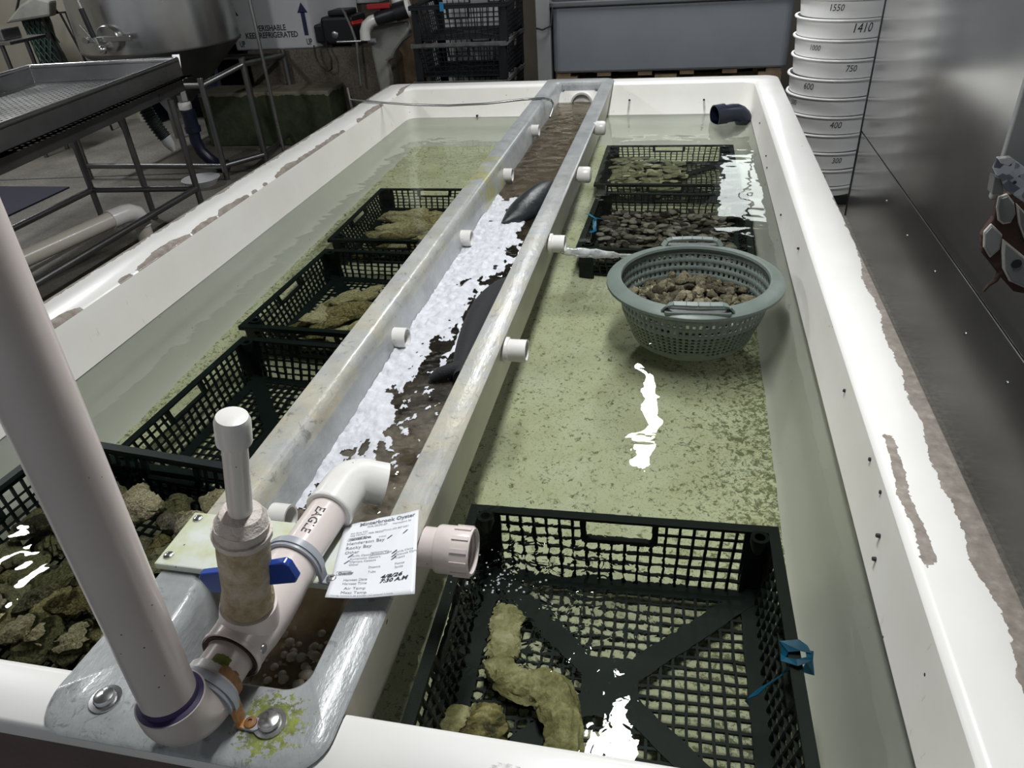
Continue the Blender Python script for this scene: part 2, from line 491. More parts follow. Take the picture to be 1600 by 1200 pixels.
_e = _yr.color_ramp.elements; _e[0].position = 0.18; _e[0].color = (0.25,) * 3 + (1,); _e[1].position = 0.22; _e[1].color = (1, 1, 1, 1)
for _p, _v in ((0.31, 0.8), (0.36, 0.15), (0.62, 0.1), (0.68, 0.35)): _q = _e.new(_p); _q.color = (_v, _v, _v, 1)
_t.links.new(_rp.outputs['Color'], _mm.inputs[0]); _t.links.new(_yr.outputs['Color'], _mm.inputs[1]); _t.links.new(_mm.outputs[0], _ms.inputs[0])
_t.links.new(_gl.outputs[0], _ms.inputs[1]); _t.links.new(_df.outputs[0], _ms.inputs[2]); _t.links.new(_ms.outputs[0], _ou.inputs['Surface'])
M['foam'] = simple('foam', (0.68, 0.69, 0.73), 0.6, 0, 0.32, 36, 0.35, 260)
M['pvc'] = pvc_mat('white_pvc', (0.78, 0.765, 0.73), 0.12)
M['pvc_pink'] = pvc_mat('pinkish_pvc', (0.74, 0.655, 0.62), 0.10)
M['pvc_stained'] = pvc_mat('stained_pvc', (0.78, 0.745, 0.70), 0.55, (0.50, 0.38, 0.20))
M['pvc_beige'] = pvc_mat('beige_pvc', (0.62, 0.58, 0.50), 0.25)
M['crust'] = crusty_mat()
M['crust_pale'] = simple('limescale_pvc', (0.66, 0.60, 0.545), 0.6, 0, 0.35, 30, 0.9, 120)
M['purple'] = simple('purple_primer', (0.06, 0.04, 0.13), 0.5, 0, 0.4, 40)
M['clamp_grey'] = simple('grey_clamp_plastic', (0.36, 0.38, 0.42), 0.35, 0, 0.1)
_t2 = NT('rust_stained_plastic')
M['clamp_rust'] = _t2.pbr(_t2.ramp(_t2.noise(38, 5, 0.65), [(0.42, (0.36, 0.38, 0.42)), (0.5, (0.50, 0.27, 0.10)), (0.62, (0.36, 0.15, 0.04)), (0.75, (0.10, 0.04, 0.02))]), 0.4)
M['rusty'] = simple('orange_rust', (0.42, 0.20, 0.06), 0.55, 0, 0.5, 40, 0.6, 90, dark=(0.09, 0.04, 0.02))
M['blue_handle'] = simple('blue_handle_plastic', (0.012, 0.05, 0.30), 0.22, 0, 0.1)
M['hdpe'] = None
M['screw'] = steel_mat('screw_steel', 0.62, 0.22, (1, 1, 1))
M['crate'] = simple('crate_plastic', (0.007, 0.014, 0.0125), 0.5, 0, 0.35, 20, 0.1, spec=0.18)
M['crate_grey'] = simple('scuffed_crate_plastic', (0.010, 0.011, 0.014), 0.5, 0, 0.5, 14, 0.15, spec=0.3)
M['crate_scuff'] = simple('worn_crate_rim', (0.12, 0.12, 0.115), 0.7, 0, 0.7, 22, 0.3)
M['colander'] = simple('grey_green_plastic', (0.155, 0.19, 0.17), 0.42, 0, 0.22, 12, 0.15, 90)
M['blue_cord'] = simple('blue_ribbon', (0.012, 0.20, 0.40), 0.4, 0, 0.25, 40)
M['oyster'] = oyster_mat('oyster_shell', (0.045, 0.038, 0.012), (0.42, 0.35, 0.14), (0.92, 0.84, 0.54), 1.5)
M['oyster_green'] = oyster_mat('mossy_oyster_shell', (0.05, 0.05, 0.022), (0.25, 0.225, 0.105), (0.58, 0.53, 0.36))
M['oyster_pale'] = oyster_mat('pale_oyster_shell', (0.15, 0.15, 0.08), (0.44, 0.43, 0.25), (0.72, 0.70, 0.48))
M['oyster_grey'] = oyster_mat('grey_oyster_shell', (0.018, 0.016, 0.010), (0.12, 0.105, 0.055), (0.55, 0.49, 0.31), 1.8)
M['oyster_big'] = oyster_mat('big_oyster_shell', (0.13, 0.115, 0.04), (0.40, 0.365, 0.17), (0.70, 0.64, 0.40), 0.5, 0.10)
M['clam'] = oyster_mat('clam_shell', (0.06, 0.05, 0.04), (0.25, 0.215, 0.17), (0.66, 0.62, 0.53), 3.6)
M['bag'] = simple('black_mesh_bag', (0.006, 0.007, 0.009), 0.75, 0, 0.4, 60, 0.5, 220)
M['paper'] = simple('wet_paper', (0.80, 0.82, 0.85), 0.35, 0, 0.04, 10, 0.05)
M['ink'] = simple('grey_print', (0.16, 0.165, 0.19), 0.6)
M['pen'] = simple('black_pen', (0.02, 0.02, 0.022), 0.5)
M['print_black'] = simple('black_print', (0.035, 0.037, 0.045), 0.6)
M['print_blue'] = simple('navy_print', (0.015, 0.02, 0.075), 0.6)
M['steel'] = steel_mat('stainless', 0.40, 0.28, (14, 1, 1))
M['steel_tank'] = steel_mat('brushed_tank_steel', 0.50, 0.26, (1, 1, 20), (1, 0.99, 0.97), 0.12)
M['steel_pipe'] = steel_mat('dull_tube_steel', 0.20, 0.38, (1, 1, 12))
M['steel_wall'] = steel_mat('panel_steel', 0.68, 0.20, (1, 1, 1), (1.0, 1.0, 0.99), 0.16, 1.1, plain=True)
M['galv'] = None
M['conc'] = concrete_mat('floor_concrete', (0.10, 0.093, 0.08), (0.23, 0.215, 0.185))
M['block'] = concrete_mat('stained_concrete', (0.10, 0.085, 0.065), (0.21, 0.18, 0.145), 0.1, 4)
M['backwall'] = simple('dim_plaster', (0.135, 0.115, 0.092), 0.8, 0, 0.45, 1.3, 0.2)
M['wall_beige'] = simple('cream_wall_paint', (0.33, 0.305, 0.25), 0.75, 0, 0.2, 2.2)
M['ceiling'] = simple('dark_ceiling_paint', (0.06, 0.06, 0.06), 0.9, 0, 0.2, 1)
M['grey_bin'] = simple('grey_polyethylene', (0.165, 0.178, 0.195), 0.42, 0, 0.14, 2.0, 0.05)
M['bin_lip'] = simple('dark_grey_polyethylene', (0.085, 0.088, 0.095), 0.45, 0, 0.2, 4)
M['post'] = simple('grey_painted_post', (0.20, 0.205, 0.205), 0.5, 0, 0.15, 5)
M['wood'] = simple('pallet_wood', (0.23, 0.16, 0.095), 0.8, 0, 0.45, 12, 0.3)
M['box_white'] = simple('white_foam_box', (0.60, 0.61, 0.62), 0.6, 0, 0.1, 5)
M['white_pl'] = simple('white_sieve_plastic', (0.84, 0.835, 0.815), 0.32, 0, 0.07, 6)
M['black_pl'] = simple('black_plastic', (0.012, 0.013, 0.016), 0.4, 0, 0.3, 20)
M['navy_pl'] = simple('navy_plastic', (0.010, 0.014, 0.035), 0.35, 0, 0.3, 20)
M['red_pl'] = simple('red_handle', (0.35, 0.015, 0.015), 0.4)
M['green_net'] = simple('green_netting', (0.02, 0.055, 0.04), 0.7, 0, 0.4, 30)
M['hose'] = simple('dark_green_hose', (0.016, 0.024, 0.022), 0.35, 0, 0.3, 20)
M['lamp_house'] = simple('lamp_housing', (0.6, 0.6, 0.58), 0.5)
M['tarp'] = simple('grey_plastic_film', (0.27, 0.27, 0.245), 0.5, 0, 0.35, 5, 0.3, 20)
M['mat_blue'] = simple('navy_rubber_mat', (0.012, 0.014, 0.032), 0.75, 0, 0.3, 30, 0.5, 140)

t = NT('mossy_concrete')
_z = t.sep()[2]
_c = t.ramp(t.noise(5, 6, 0.65), [(0.3, (0.115, 0.10, 0.068)), (0.7, (0.20, 0.18, 0.13))])
_g = t.ramp(t.noise(7, 6, 0.7), [(0.35, (0.010, 0.016, 0.007)), (0.65, (0.035, 0.05, 0.018))])
_k = t.math('LESS_THAN', t.math('ADD', _z, t.math('MULTIPLY', t.math('SUBTRACT', t.noise(14, 4), 0.5), 0.06)), -0.30)
M['moss_block'] = t.pbr(t.mix(_k, _c, _g), 0.7, 0, t.bump(t.noise(40, 5, 0.7), 0.35, 0.008))

t = NT('hdpe_plate')
_c = t.ramp(t.noise(9, 4), [(0.3, (0.60, 0.635, 0.57)), (0.7, (0.70, 0.735, 0.685))])
_s = t.ramp(t.noise(11, 5, 0.6), [(0.46, 0.0), (0.68, 0.8)])
_c = t.mix(_s, _c, (0.48, 0.50, 0.16))
_d = t.math('MULTIPLY', t.math('LESS_THAN', t.voro(50), 0.10), t.math('GREATER_THAN', t.noise(30, 2), 0.55))
M['hdpe'] = t.pbr(t.mix(_d, _c, (0.07, 0.06, 0.02)), 0.3)

t = NT('galvanized_spangle')
_c = t.ramp(t.voro(55, 'F1', out='Color'), [(0.2, (0.14, 0.15, 0.18)), (0.8, (0.55, 0.57, 0.62))])
M['galv'] = t.pbr(_c, 0.35, 0.85)

t = NT('peeling_grey_paint')
_e = t.noise(9, 5, 0.62)
_c = t.ramp(_e, [(0.30, (0.12, 0.045, 0.02)), (0.41, (0.30, 0.15, 0.06)), (0.44, (0.60, 0.58, 0.52)), (0.49, (0.26, 0.285, 0.30)), (0.75, (0.34, 0.37, 0.38))])
M['peel'] = t.pbr(_c, 0.6, 0, t.bump(_e, 0.5, 0.01))
M['flake_white'] = simple('chalky_primer', (0.52, 0.50, 0.46), 0.7, 0, 0.35, 30)
M['rust_dark'] = simple('dark_rust', (0.055, 0.026, 0.018), 0.8, 0, 0.6, 20, 0.8, 60)
# ------------------------------------------------------------------ room shell
FLOOR = -0.70
WATER = -0.155
def struct(o):
    o['kind'] = 'structure'
    return o
b = MB(); b.box(-7.0, 4.0, -2.0, 8.0, FLOOR - 0.08, FLOOR); struct(b.build('floor', M['conc']))
b = MB(); b.box(-7.0, 4.0, -2.0, 8.0, CEIL, CEIL + 0.06); struct(b.build('ceiling', M['ceiling']))
b = MB(); b.box(-7.0, 4.0, 7.4, 7.55, FLOOR, CEIL); struct(b.build('wall_back', M['backwall']))
b = MB(); b.box(-7.15, -7.0, -2.0, 7.55, FLOOR, CEIL); struct(b.build('wall_left', M['wall_beige']))
# cream partition behind the steel tray in the far left corner
b = MB(); b.box(-6.98, -4.98, 6.75, 6.85, FLOOR, CEIL); struct(b.build('wall_partition', M['wall_beige']))
# daylit window low in the back wall, behind the grey bin (seen mirrored in the water)
win = bpy.data.objects.new('window_1', None); COL.objects.link(win); struct(win)
_w = NT('daylit_glass'); _em = _w.n('ShaderNodeEmission'); _em.inputs['Color'].default_value = (0.93, 0.97, 1.0, 1); _em.inputs['Strength'].default_value = 4.5; _w.l(_em.outputs[0], _w.out.inputs['Surface'])
for k in range(2):
    b = MB(); b.box(0.42 + 0.29 * k, 0.69 + 0.29 * k, 7.375, 7.385, 0.80, 1.60); b.build('window_pane', _w.mat, win)
b = MB()
for x0, x1, z0, z1 in ((0.36, 0.42, 0.74, 1.66), (0.98, 1.04, 0.74, 1.66), (0.42, 0.98, 0.74, 0.80), (0.42, 0.98, 1.60, 1.66), (0.69, 0.71, 0.80, 1.60)):
    b.box(x0, x1, 7.365, 7.40, z0, z1)
b.build('window_frame', M['box_white'], win)
# floor joint running along the wet floor
b = MB(); b.bar((-6.0, 4.70, FLOOR + 0.001), (-2.9, 5.06, FLOOR + 0.001), 0.012, 0.004); struct(b.build('trim_1', M['print_black']))

# the polished steel wall beside the tank: two rows of sheets, a thin folded end cap
SX = 0.93
sw = bpy.data.objects.new('wall_right', None); COL.objects.link(sw); struct(sw)
for y0, y1 in ((-0.6, 4.23),):
    b = MB(); b.box(SX, SX + 0.03, y0, y1, FLOOR, -0.246); b.build('steel_panel', M['steel_wall'], sw, bevel=0.002)
    b = MB(); b.box(SX - 0.001, SX + 0.03, y0, y1, -0.238, CEIL - 0.02); b.build('steel_panel', M['steel_wall'], sw, bevel=0.003)
b = MB(); b.box(SX + 0.012, SX + 0.026, -0.59, 4.22, -0.26, -0.22); b.build('seam_backing', M['black_pl'], sw)
b = MB(); b.box(SX - 0.004, SX + 0.034, 4.231, 4.246, FLOOR, CEIL - 0.02); b.build('end_cap', M['black_pl'], sw)
rv = MB().lathe([(0.006, 0), (0.006, 0.002), (0.003, 0.004), (0, 0.004)], 10).mesh('rivet', M['screw'], 40)
for y in (1.25, 1.6, 1.95, 2.3, 2.7, 3.1, 3.5):
    link_mesh('rivet', rv, sw, (SX, y, -0.36 - 0.02 * sin(y * 9)), (0, -PI / 2, 0))

# ------------------------------------------------------------------ ceiling lamps
for i, (ld, lx, ly, ll) in enumerate(lamp_lights):
    nm = ['above the far end of the tank', 'above the near end of the tank', 'above the perforated tray table',
          'in the far left corner, unseen and added to brighten the background'][i]
    e = empty('ceiling_lamp', 'white strip lamp fixed to the ceiling ' + nm, 'lamp', (lx, ly, CEIL), group='ceiling strip lamps')
    b = MB(); b.box(-0.085, 0.085, -ll / 2 - 0.03, ll / 2 + 0.03, -0.05, -0.001); b.build('housing', M['lamp_house'], e, bevel=0.008)
    lo = bpy.data.objects.new('tube_light', ld); COL.objects.link(lo); lo.parent = e; lo.location = (0, 0, -0.056)

# ------------------------------------------------------------------ holding tank
def ring_mesh(levels, n=6, cap_last=None, cuts=()):
    """levels: (x0,x1,y0,y1,z,r,mat)"""
    b = MB(); k = None
    for L in levels:
        p = rrect(L[0], L[1], L[2], L[3], L[5], n)
        p[2 * (n + 1):2 * (n + 1)] = [(L[0], yc) for yc in cuts]
        k = len(p)
        b.v += [(x, y, L[4]) for x, y in p]
    for i in range(len(levels) - 1):
        a = i * k; c = a + k
        for j in range(k):
            b.f.append((a + j, a + (j + 1) % k, c + (j + 1) % k, c + j)); b.m.append(0)
    if cap_last:
        b.f.append(tuple((len(levels) - 1) * k + j for j in range(k))); b.m.append(0)
    return b
tank = empty('holding_tank', 'long white fibreglass holding tank of water with worn, chipped rim', 'tank', (0, 0, 0))
TL = [(-1.70, 0.478, 0.450, 4.45, FLOOR, 0.05), (-1.722, 0.498, 0.420, 4.474, -0.045, 0.06),
      (-1.730, 0.506, 0.414, 4.482, -0.030, 0.07), (-1.730, 0.506, 0.414, 4.482, -0.010, 0.07),
      (-1.724, 0.500, 0.420, 4.476, 0.0, 0.07)]
ring_mesh(TL[:3]).build('outer_shell', M['tank_out'], tank, smooth=40)
RL = [TL[2], TL[3], (-1.727, 0.503, 0.417, 4.479, -0.003, 0.07), TL[4], (-1.604, 0.390, 0.490, 4.374, 0.0, 0.06), (-1.594, 0.381, 0.498, 4.364, -0.003, 0.06),
      (-1.588, 0.376, 0.504, 4.358, -0.012, 0.06)]
rim_o = ring_mesh(RL).build('rim', M['rim'], tank, smooth=50)
WL = [RL[-1], (-1.580, 0.372, 0.512, 4.335, -0.06, 0.06), (-1.566, 0.362, 0.518, 4.288, -0.157, 0.07), (-1.515, 0.322, 0.528, 4.14, -0.30, 0.07),
      (-1.462, 0.288, 0.536, 4.01, -0.425, 0.06), (-1.440, 0.270, 0.548, 3.98, -0.443, 0.05)]
walls_o = ring_mesh(WL).build('inner_walls', M['walls'], tank, smooth=50)
FL = [WL[-1], (-1.42, 0.25, 0.57, 3.96, -0.447, 0.04)]
floor_o = ring_mesh(FL, cap_last=True).build('basin_floor', M['tank_floor'], tank)
RECV = [rim_o, walls_o, floor_o]
# bolt stubs and chips in the side walls
be = MB().lathe([(0.0, 0.004), (0.0035, 0.004), (0.004, 0.0), (0.004, -0.01)], 8).mesh('bolt_end', M['black_pl'])
for x, y, z in ((0.373, 1.40, -0.045), (0.375, 1.15, -0.030), (0.376, 1.06, -0.03), (0.368, 1.0, -0.075), (0.367, 3.3, -0.10), (0.366, 3.2, -0.12),
                (0.366, 2.62, -0.11), (0.365, 0.98, -0.11), (0.37, 3.75, -0.075), (0.37, 2.2, -0.06)):
    link_mesh('bolt_end', be, tank, (x, y, z), frame_z((-1, 0, 0.12)).to_euler())
for x, z in ((-1.15, -0.145), (-0.28, -0.08), (0.12, -0.085)):
    link_mesh('bolt_end', be, tank, (x, 4.33 + z * 0.35, z), frame_z((0, -1, 0.2)).to_euler(), (1.5, 1.5, 1.5))

# trough that runs down the middle of the tank
trough = empty('water_trough', 'grey fibreglass trough of foaming water lying lengthwise along the tank', 'trough', (0, 0, 0))
OL = [(-0.705, -0.425, 0.56, 4.27, -0.250, 0.03), (-0.728, -0.400, 0.535, 4.30, -0.15, 0.03), (-0.752, -0.376, 0.502, 4.372, -0.0005, 0.03)]
ring_mesh(OL, cap_last=False).build('outer_side', M['trough_out'], trough, smooth=40)
IL = [(-0.752, -0.376, 0.502, 4.372, 0.0005, 0.03), (-0.772, -0.374, 0.408, 4.446, 0.001, 0.055), (-0.774, -0.372, 0.406, 4.448, 0.006, 0.055), (-0.770, -0.377, 0.411, 4.443, 0.012, 0.055),
      (-0.688, -0.434, 0.508, 4.362, 0.012, 0.03), (-0.674, -0.438, 0.514, 4.356, 0.006, 0.03), (-0.666, -0.440, 0.518, 4.352, -0.010, 0.03),
      (-0.650, -0.452, 0.535, 4.33, -0.13, 0.03), (-0.635, -0.465, 0.55, 4.30, -0.235, 0.03)]
# keep the long left edge straight: the broad flange is only at the near end
b = ring_mesh(IL, 8, cuts=(2.5, 0.74, 0.70, 0.66, 0.60, 0.54))
nv = []
for (x, y, z) in b.v:
    if x < -0.752 and y > 0.53:
        f = max(0.05, 1 - (y - 0.5) / 0.15) if y < 0.7 else 0.05
        x = -0.752 + (x + 0.752) * f
    elif -0.70 < x < -0.60 and y > 0.65:      # thinner wall beyond the near flange
        x -= 0.024 * min(1.0, (y - 0.65) / 0.06) if y < 0.71 else 0.024
    nv.append((x, y, z))
b.v = nv
# subdivide lengthwise so the narrowing of the flange happens near y=0.56
b.build('trough_body', M['trough'], trough, smooth=50)
b = MB(); b.box(-0.662, -0.462, 0.55, 4.30, -0.242, -0.236); b.build('trough_floor', simple('brown_trough_growth', (0.20, 0.145, 0.075), 0.6, 0, 0.5, 14, 0.5, 50), trough)
for x, y in ((-0.691, 0.458), (-0.457, 0.462)):
    b = MB(); b.lathe([(0.0205, 0.0), (0.0205, 0.003), (0.014, 0.0035), (0.0145, 0.006), (0.0125, 0.010), (0.007, 0.0122), (0, 0.0128)], 24)
    b.build('bolt_head', M['screw'], trough, smooth=40, loc=(x, y, 0.012))
for x in (-0.655, -0.470):
    b = MB(); b.lathe([(0.010, 0.0), (0.009, 0.006), (0.0, 0.008)], 12); b.build('bolt_head', M['screw'], trough, smooth=40, loc=(x, 4.352, -0.03), rot=(PI / 2, 0, 0))
# pipe mouth in the far end of the trough
b = MB(); b.lathe([(0.062, 0.0), (0.062, 0.05), (0.052, 0.05), (0.052, 0.0)], 28, Mat((-0.545, 4.345, -0.095), (0, -1, 0)))
b.build('drain_mouth', M['pvc'], trough, smooth=40)

# ------------------------------------------------------------------ water
def sheet(x0, x1, y0, y1, z, nx, ny, zf=None):
    b = MB()
    for j in range(ny + 1):
        for i in range(nx + 1):
            x = x0 + (x1 - x0) * i / nx; y = y0 + (y1 - y0) * j / ny
            b.v.append((x, y, z if zf is None else zf(x, y)))
    for j in range(ny):
        for i in range(nx):
            a = j * (nx + 1) + i
            b.f.append((a, a + 1, a + nx + 2, a + nx + 1)); b.m.append(0)
    return b
casters = []
for nm, x0, x1, lab in (('tank_water', -0.3985, 0.364, 'clear greenish still water filling the right side of the tank'),
                        ('tank_water', -1.569, -0.7275, 'clear greenish still water filling the left side of the tank')):
    o = sheet(x0, x1, 0.516, 4.291, WATER, 3, 8).build(nm, M['water'], None, smooth=True)
    tag(o, lab, 'water', kind='stuff'); casters.append(o)
def tz(x, y):
    s = max(0.0, min(1.0, (0.86 - y) / 0.24)); s = s * s * (3 - 2 * s)
    return -0.090 - 0.042 * s + 0.006 * mnoise.noise(Vector((x * 14, y * 9, 0.3))) + 0.003 * mnoise.noise(Vector((x * 40, y * 30, 3.0))) * (1 if y < 2.6 else 0.3)
o = sheet(-0.682, -0.442, 0.522, 4.352, 0, 30, 420, tz).build('trough_water', M['trough_water'], None, smooth=True)
tag(o, 'brown rushing water running along inside the trough', 'water', kind='stuff')

# foam: a ragged, lumpy sheet riding on the trough water
def fbm(x, y, o=4, s=0.0):
    v = 0; a = 1; q = 0
    for i in range(o):
        v += a * mnoise.noise(Vector((x, y, s + i * 7.1))); q += a; a *= 0.55; x *= 2.05; y *= 2.05
    return v / q
def interp(tab, y):
    for (y0, a0), (y1, a1) in zip(tab, tab[1:]):
        if y0 <= y <= y1: return a0 + (a1 - a0) * (y - y0) / (y1 - y0)
    return tab[0][1] if y < tab[0][0] else tab[-1][1]
WID = [(0.80, 0.05), (0.95, 0.30), (1.2, 0.36), (1.45, 0.46), (1.75, 0.52), (2.0, 0.66), (2.2, 0.98), (2.42, 1.05), (2.52, 0.55), (2.66, 0.28), (2.80, -0.05)]
b = MB(); gx, gy = 84, 560; X0, X1, Y0, Y1 = -0.6795, -0.4435, 0.80, 2.82
idx = {}
fz = {}
for j in range(gy + 1):
    y = Y0 + (Y1 - Y0) * j / gy
    w = interp(WID, y)
    for i in range(gx + 1):
        x = X0 + (X1 - X0) * i / gx
        u = i / gx
        m = (w - u) * 1.5 + 1.15 * fbm(x * 11, y * 7, 5, 2.0) + 0.12
        m2 = 0.42 + 1.6 * fbm(x * 24, y * 16, 4, 9.0) if 1.0 < y < 2.3 else 0
        m = min(m, 0.5 + 2.2 * fbm(x * 17, y * 12, 4, 5.0) + (0.6 - u) * 1.6)
        if y < 1.45:
            m = max(m, (0.9 - u) * 0.35 + 1.5 * fbm(x * 38, y * 26, 4, 31.0) - 0.22)
        streak = abs(fbm(x * 13, y * 5, 3, 20.0))
        if y < 2.35 and streak < 0.035 and u > w: m = max(m, 0.12)
        if 1.42 < y < 1.98 and abs(u - (0.56 + 0.05 * sin(y * 13) + 0.25 * fbm(y * 6, 0, 2, 3.0))) < 0.035 * (1 + 1.5 * fbm(x * 30, y * 30, 2, 8.0)): m = max(m, 0.24)
        hole = fbm(x * 42, y * 30, 3, 14.0)
        m -= 0.9 * max(0.0, hole - 0.12) * (1.6 if u > w - 0.25 else 0.5)
        if y < 1.15:
            m -= (1.15 - y) * 0.7 - 0.55 * fbm(x * 60, y * 45, 3, 4.0)
        fz[(i, j)] = (x, y, m)
for j in range(gy):
    for i in range(gx):
        q = [(i, j), (i + 1, j), (i + 1, j + 1), (i, j + 1)]
        if sum(fz[k][2] for k in q) / 4 > 0.16:
            vs = []
            for k in q:
                if k not in idx:
                    x, y, m = fz[k]
                    h = min(0.010, max(0.0, (m - 0.1)) * 0.014) * (0.75 + 0.9 * fbm(x * 70, y * 55, 3, 1.0))
                    idx[k] = len(b.v); b.v.append((x, y, tz(x, y) + 0.0012 + max(h, 0.0003)))
                vs.append(idx[k])
            b.f.append(tuple(vs)); b.m.append(0)
o = b.build('foam', M['foam'], None, smooth=True)
tag(o, 'ragged white foam floating along the left side of the trough', 'foam', kind='stuff')
# loose bubbles at the near end of the trough
rng = random.Random(5)
bub = MB()
def dome(bm, x, y, z, r, n=8):
    bm.lathe([(r, 0), (r * 0.87, r * 0.42), (r * 0.5, r * 0.72), (0.0005, r * 0.82)], n, Matrix.Translation((x, y, z)))
for k in range(120):
    x = rng.uniform(-0.63, -0.47); y = rng.uniform(0.54, 0.70); r = rng.choice((0.003, 0.005, 0.007, 0.009))
    if rng.random() < 0.5: x = rng.uniform(-0.53, -0.46); y = rng.uniform(0.60, 0.69)
    dome(bub, x, y, tz(x, y) + 0.0005, r)
tt = NT('bubble_film'); tt.pbr((0.62, 0.56, 0.46), 0.12, 0, None, 0.6, 0.0, Transmission_Weight=0.55, IOR=1.2)
o = bub.build('bubbles', tt.mat, None, smooth=True)
tag(o, 'clear bubbles gathered on brown water at the near end of the trough', 'bubbles', kind='stuff')
# ------------------------------------------------------------------ plastic crates
CH = 0.27
def crate_meshes(W, D, mat, rim_mat, pitch=0.0265):
    """W along x, D along y; origin at the centre of the underside"""
    hw, hd = W / 2, D / 2
    ins = 0.030                       # draft of the walls at the bottom
    rw = 0.020
    z0, z1 = 0.034, CH
    out = {}
    r = MB()
    # rim: flat top lip, hanging skirt
    for x0, x1, y0, y1 in ((-hw, hw, -hd, -hd + rw), (-hw, hw, hd - rw, hd), (-hw, -hw + rw, -hd + rw, hd - rw), (hw - rw, hw, -hd + rw, hd - rw)):
        r.box(x0, x1, y0, y1, z1 - 0.010, z1)
    for x0, x1, y0, y1 in ((-hw, hw, -hd, -hd + 0.004), (-hw, hw, hd - 0.004, hd), (-hw, -hw + 0.004, -hd, hd), (hw - 0.004, hw, -hd, hd)):
        r.box(x0, x1, y0, y1, z1 - 0.030, z1 - 0.006)
    out['rim'] = r.mesh('rim', rim_mat)
    # corner post with stacking socket
    p = MB()
    k = 0.050
    p.prism([(0, 0), (k, 0), (k, 0.006), (0.006, 0.006), (0.006, k), (0, k)], z0 - 0.03, z1 - 0.008)
    p.prism([(0.004, 0.004), (k - 0.004, 0.004), (0.004, k - 0.004)], z0 - 0.034, z0 - 0.006)
    p.lathe([(0.010, z1 - 0.05), (0.017, z1 - 0.012), (0.017, z1 + 0.010), (0.010, z1 + 0.010), (0.010, z1 - 0.02)], 12, Matrix.Translation((0.026, 0.026, 0)))
    out['post'] = p.mesh('corner_post', mat, 40)
    def side(L):
        m = MB()
        n = max(6, int(round((L - 2 * 0.045) / pitch)))
        a0, a1 = -L / 2 + 0.045, L / 2 - 0.045
        t = 0.0042
        zz0, zz1 = z0 - 0.004, z1 - 0.026
        hx = 0.072
        def P(u, z, off=0.0):          # panel surface point: u along, slanting in towards the bottom
            f = (z1 - z) / (z1 - z0)
            return Vector((u * (1 - 0.06 * f), ins * f + off, z))
        nz = 6
        zs = [zz0 + (zz1 - zz0) * i / nz for i in range(nz + 1)]
        for i in range(n + 1):
            u = a0 + (a1 - a0) * i / n
            top = zz1
            if abs(u) < hx - 0.004: top = zs[4]
            m.bar(P(u, zz0), P(u, top), t * 1.3, 0.007, (0, 1, 0))
        for i, z in enumerate(zs):
            w = 0.010 if i == 0 else t
            if i == 5:
                m.bar(P(a0, z), P(-hx, z), w, 0.007); m.bar(P(hx, z), P(a1, z), w, 0.007)
            else:
                m.bar(P(a0, z), P(a1, z), 0.007, w)
        # handle: rounded slot frame
        hz0, hz1 = zs[4], zz1
        m.bar(P(-hx, hz0 - 0.0), P(-hx, hz1), 0.012, 0.012, (0, 1, 0)); m.bar(P(hx, hz0), P(hx, hz1), 0.012, 0.012, (0, 1, 0))
        m.bar(P(-hx, hz0 + 0.003), P(hx, hz0 + 0.003), 0.013, 0.014)
        for s in (-1, 1):
            m.prism([(s * hx, hz0), (s * (hx - 0.022), hz0), (s * hx, hz0 + 0.022)][::s], -0.004, 0.004,
                    Matrix(((1, 0, 0, 0), (0, 0, 1, ins * (z1 - hz0) / (z1 - z0)), (0, 1, 0, 0), (0, 0, 0, 1))))
        return m.mesh('side_panel', mat)
    out['side_w'] = side(W); out['side_d'] = side(D)
    g = MB()
    iw, idd = hw - ins - 0.004, hd - ins - 0.004
    for L, M_, ax in ((iw, idd, 0), (idd, iw, 1)):
        n = int(round(2 * L / 0.0225))
        for i in range(n + 1):
            u = -L + 2 * L * i / n
            if ax == 0: g.box(u - 0.0025, u + 0.0025, -M_, M_, z0 - 0.008, z0)
            else: g.box(-M_, M_, u - 0.0025, u + 0.0025, z0 - 0.0078, z0 - 0.0002)
    out['grid'] = g.mesh('floor_grid', mat)
    x = MB()
    x.box(-iw, iw, -idd, -idd + 0.025, z0 - 0.009, z0 + 0.001); x.box(-iw, iw, idd - 0.025, idd, z0 - 0.009, z0 + 0.001)
    x.box(-iw, -iw + 0.025, -idd, idd, z0 - 0.0091, z0 + 0.0011); x.box(iw - 0.025, iw, -idd, idd, z0 - 0.0091, z0 + 0.0011)
    x.bar((-iw, -idd, z0 - 0.003), (iw, idd, z0 - 0.003), 0.042, 0.011); x.bar((-iw, idd, z0 - 0.003), (iw, -idd, z0 - 0.003), 0.042, 0.0112)
    x.prism(rrect(-0.05, 0.05, -0.06, 0.06, 0.015), z0 - 0.009, z0 + 0.003)
    out['cross'] = x.mesh('cross_brace', mat)
    out['dim'] = (hw, hd)
    return out
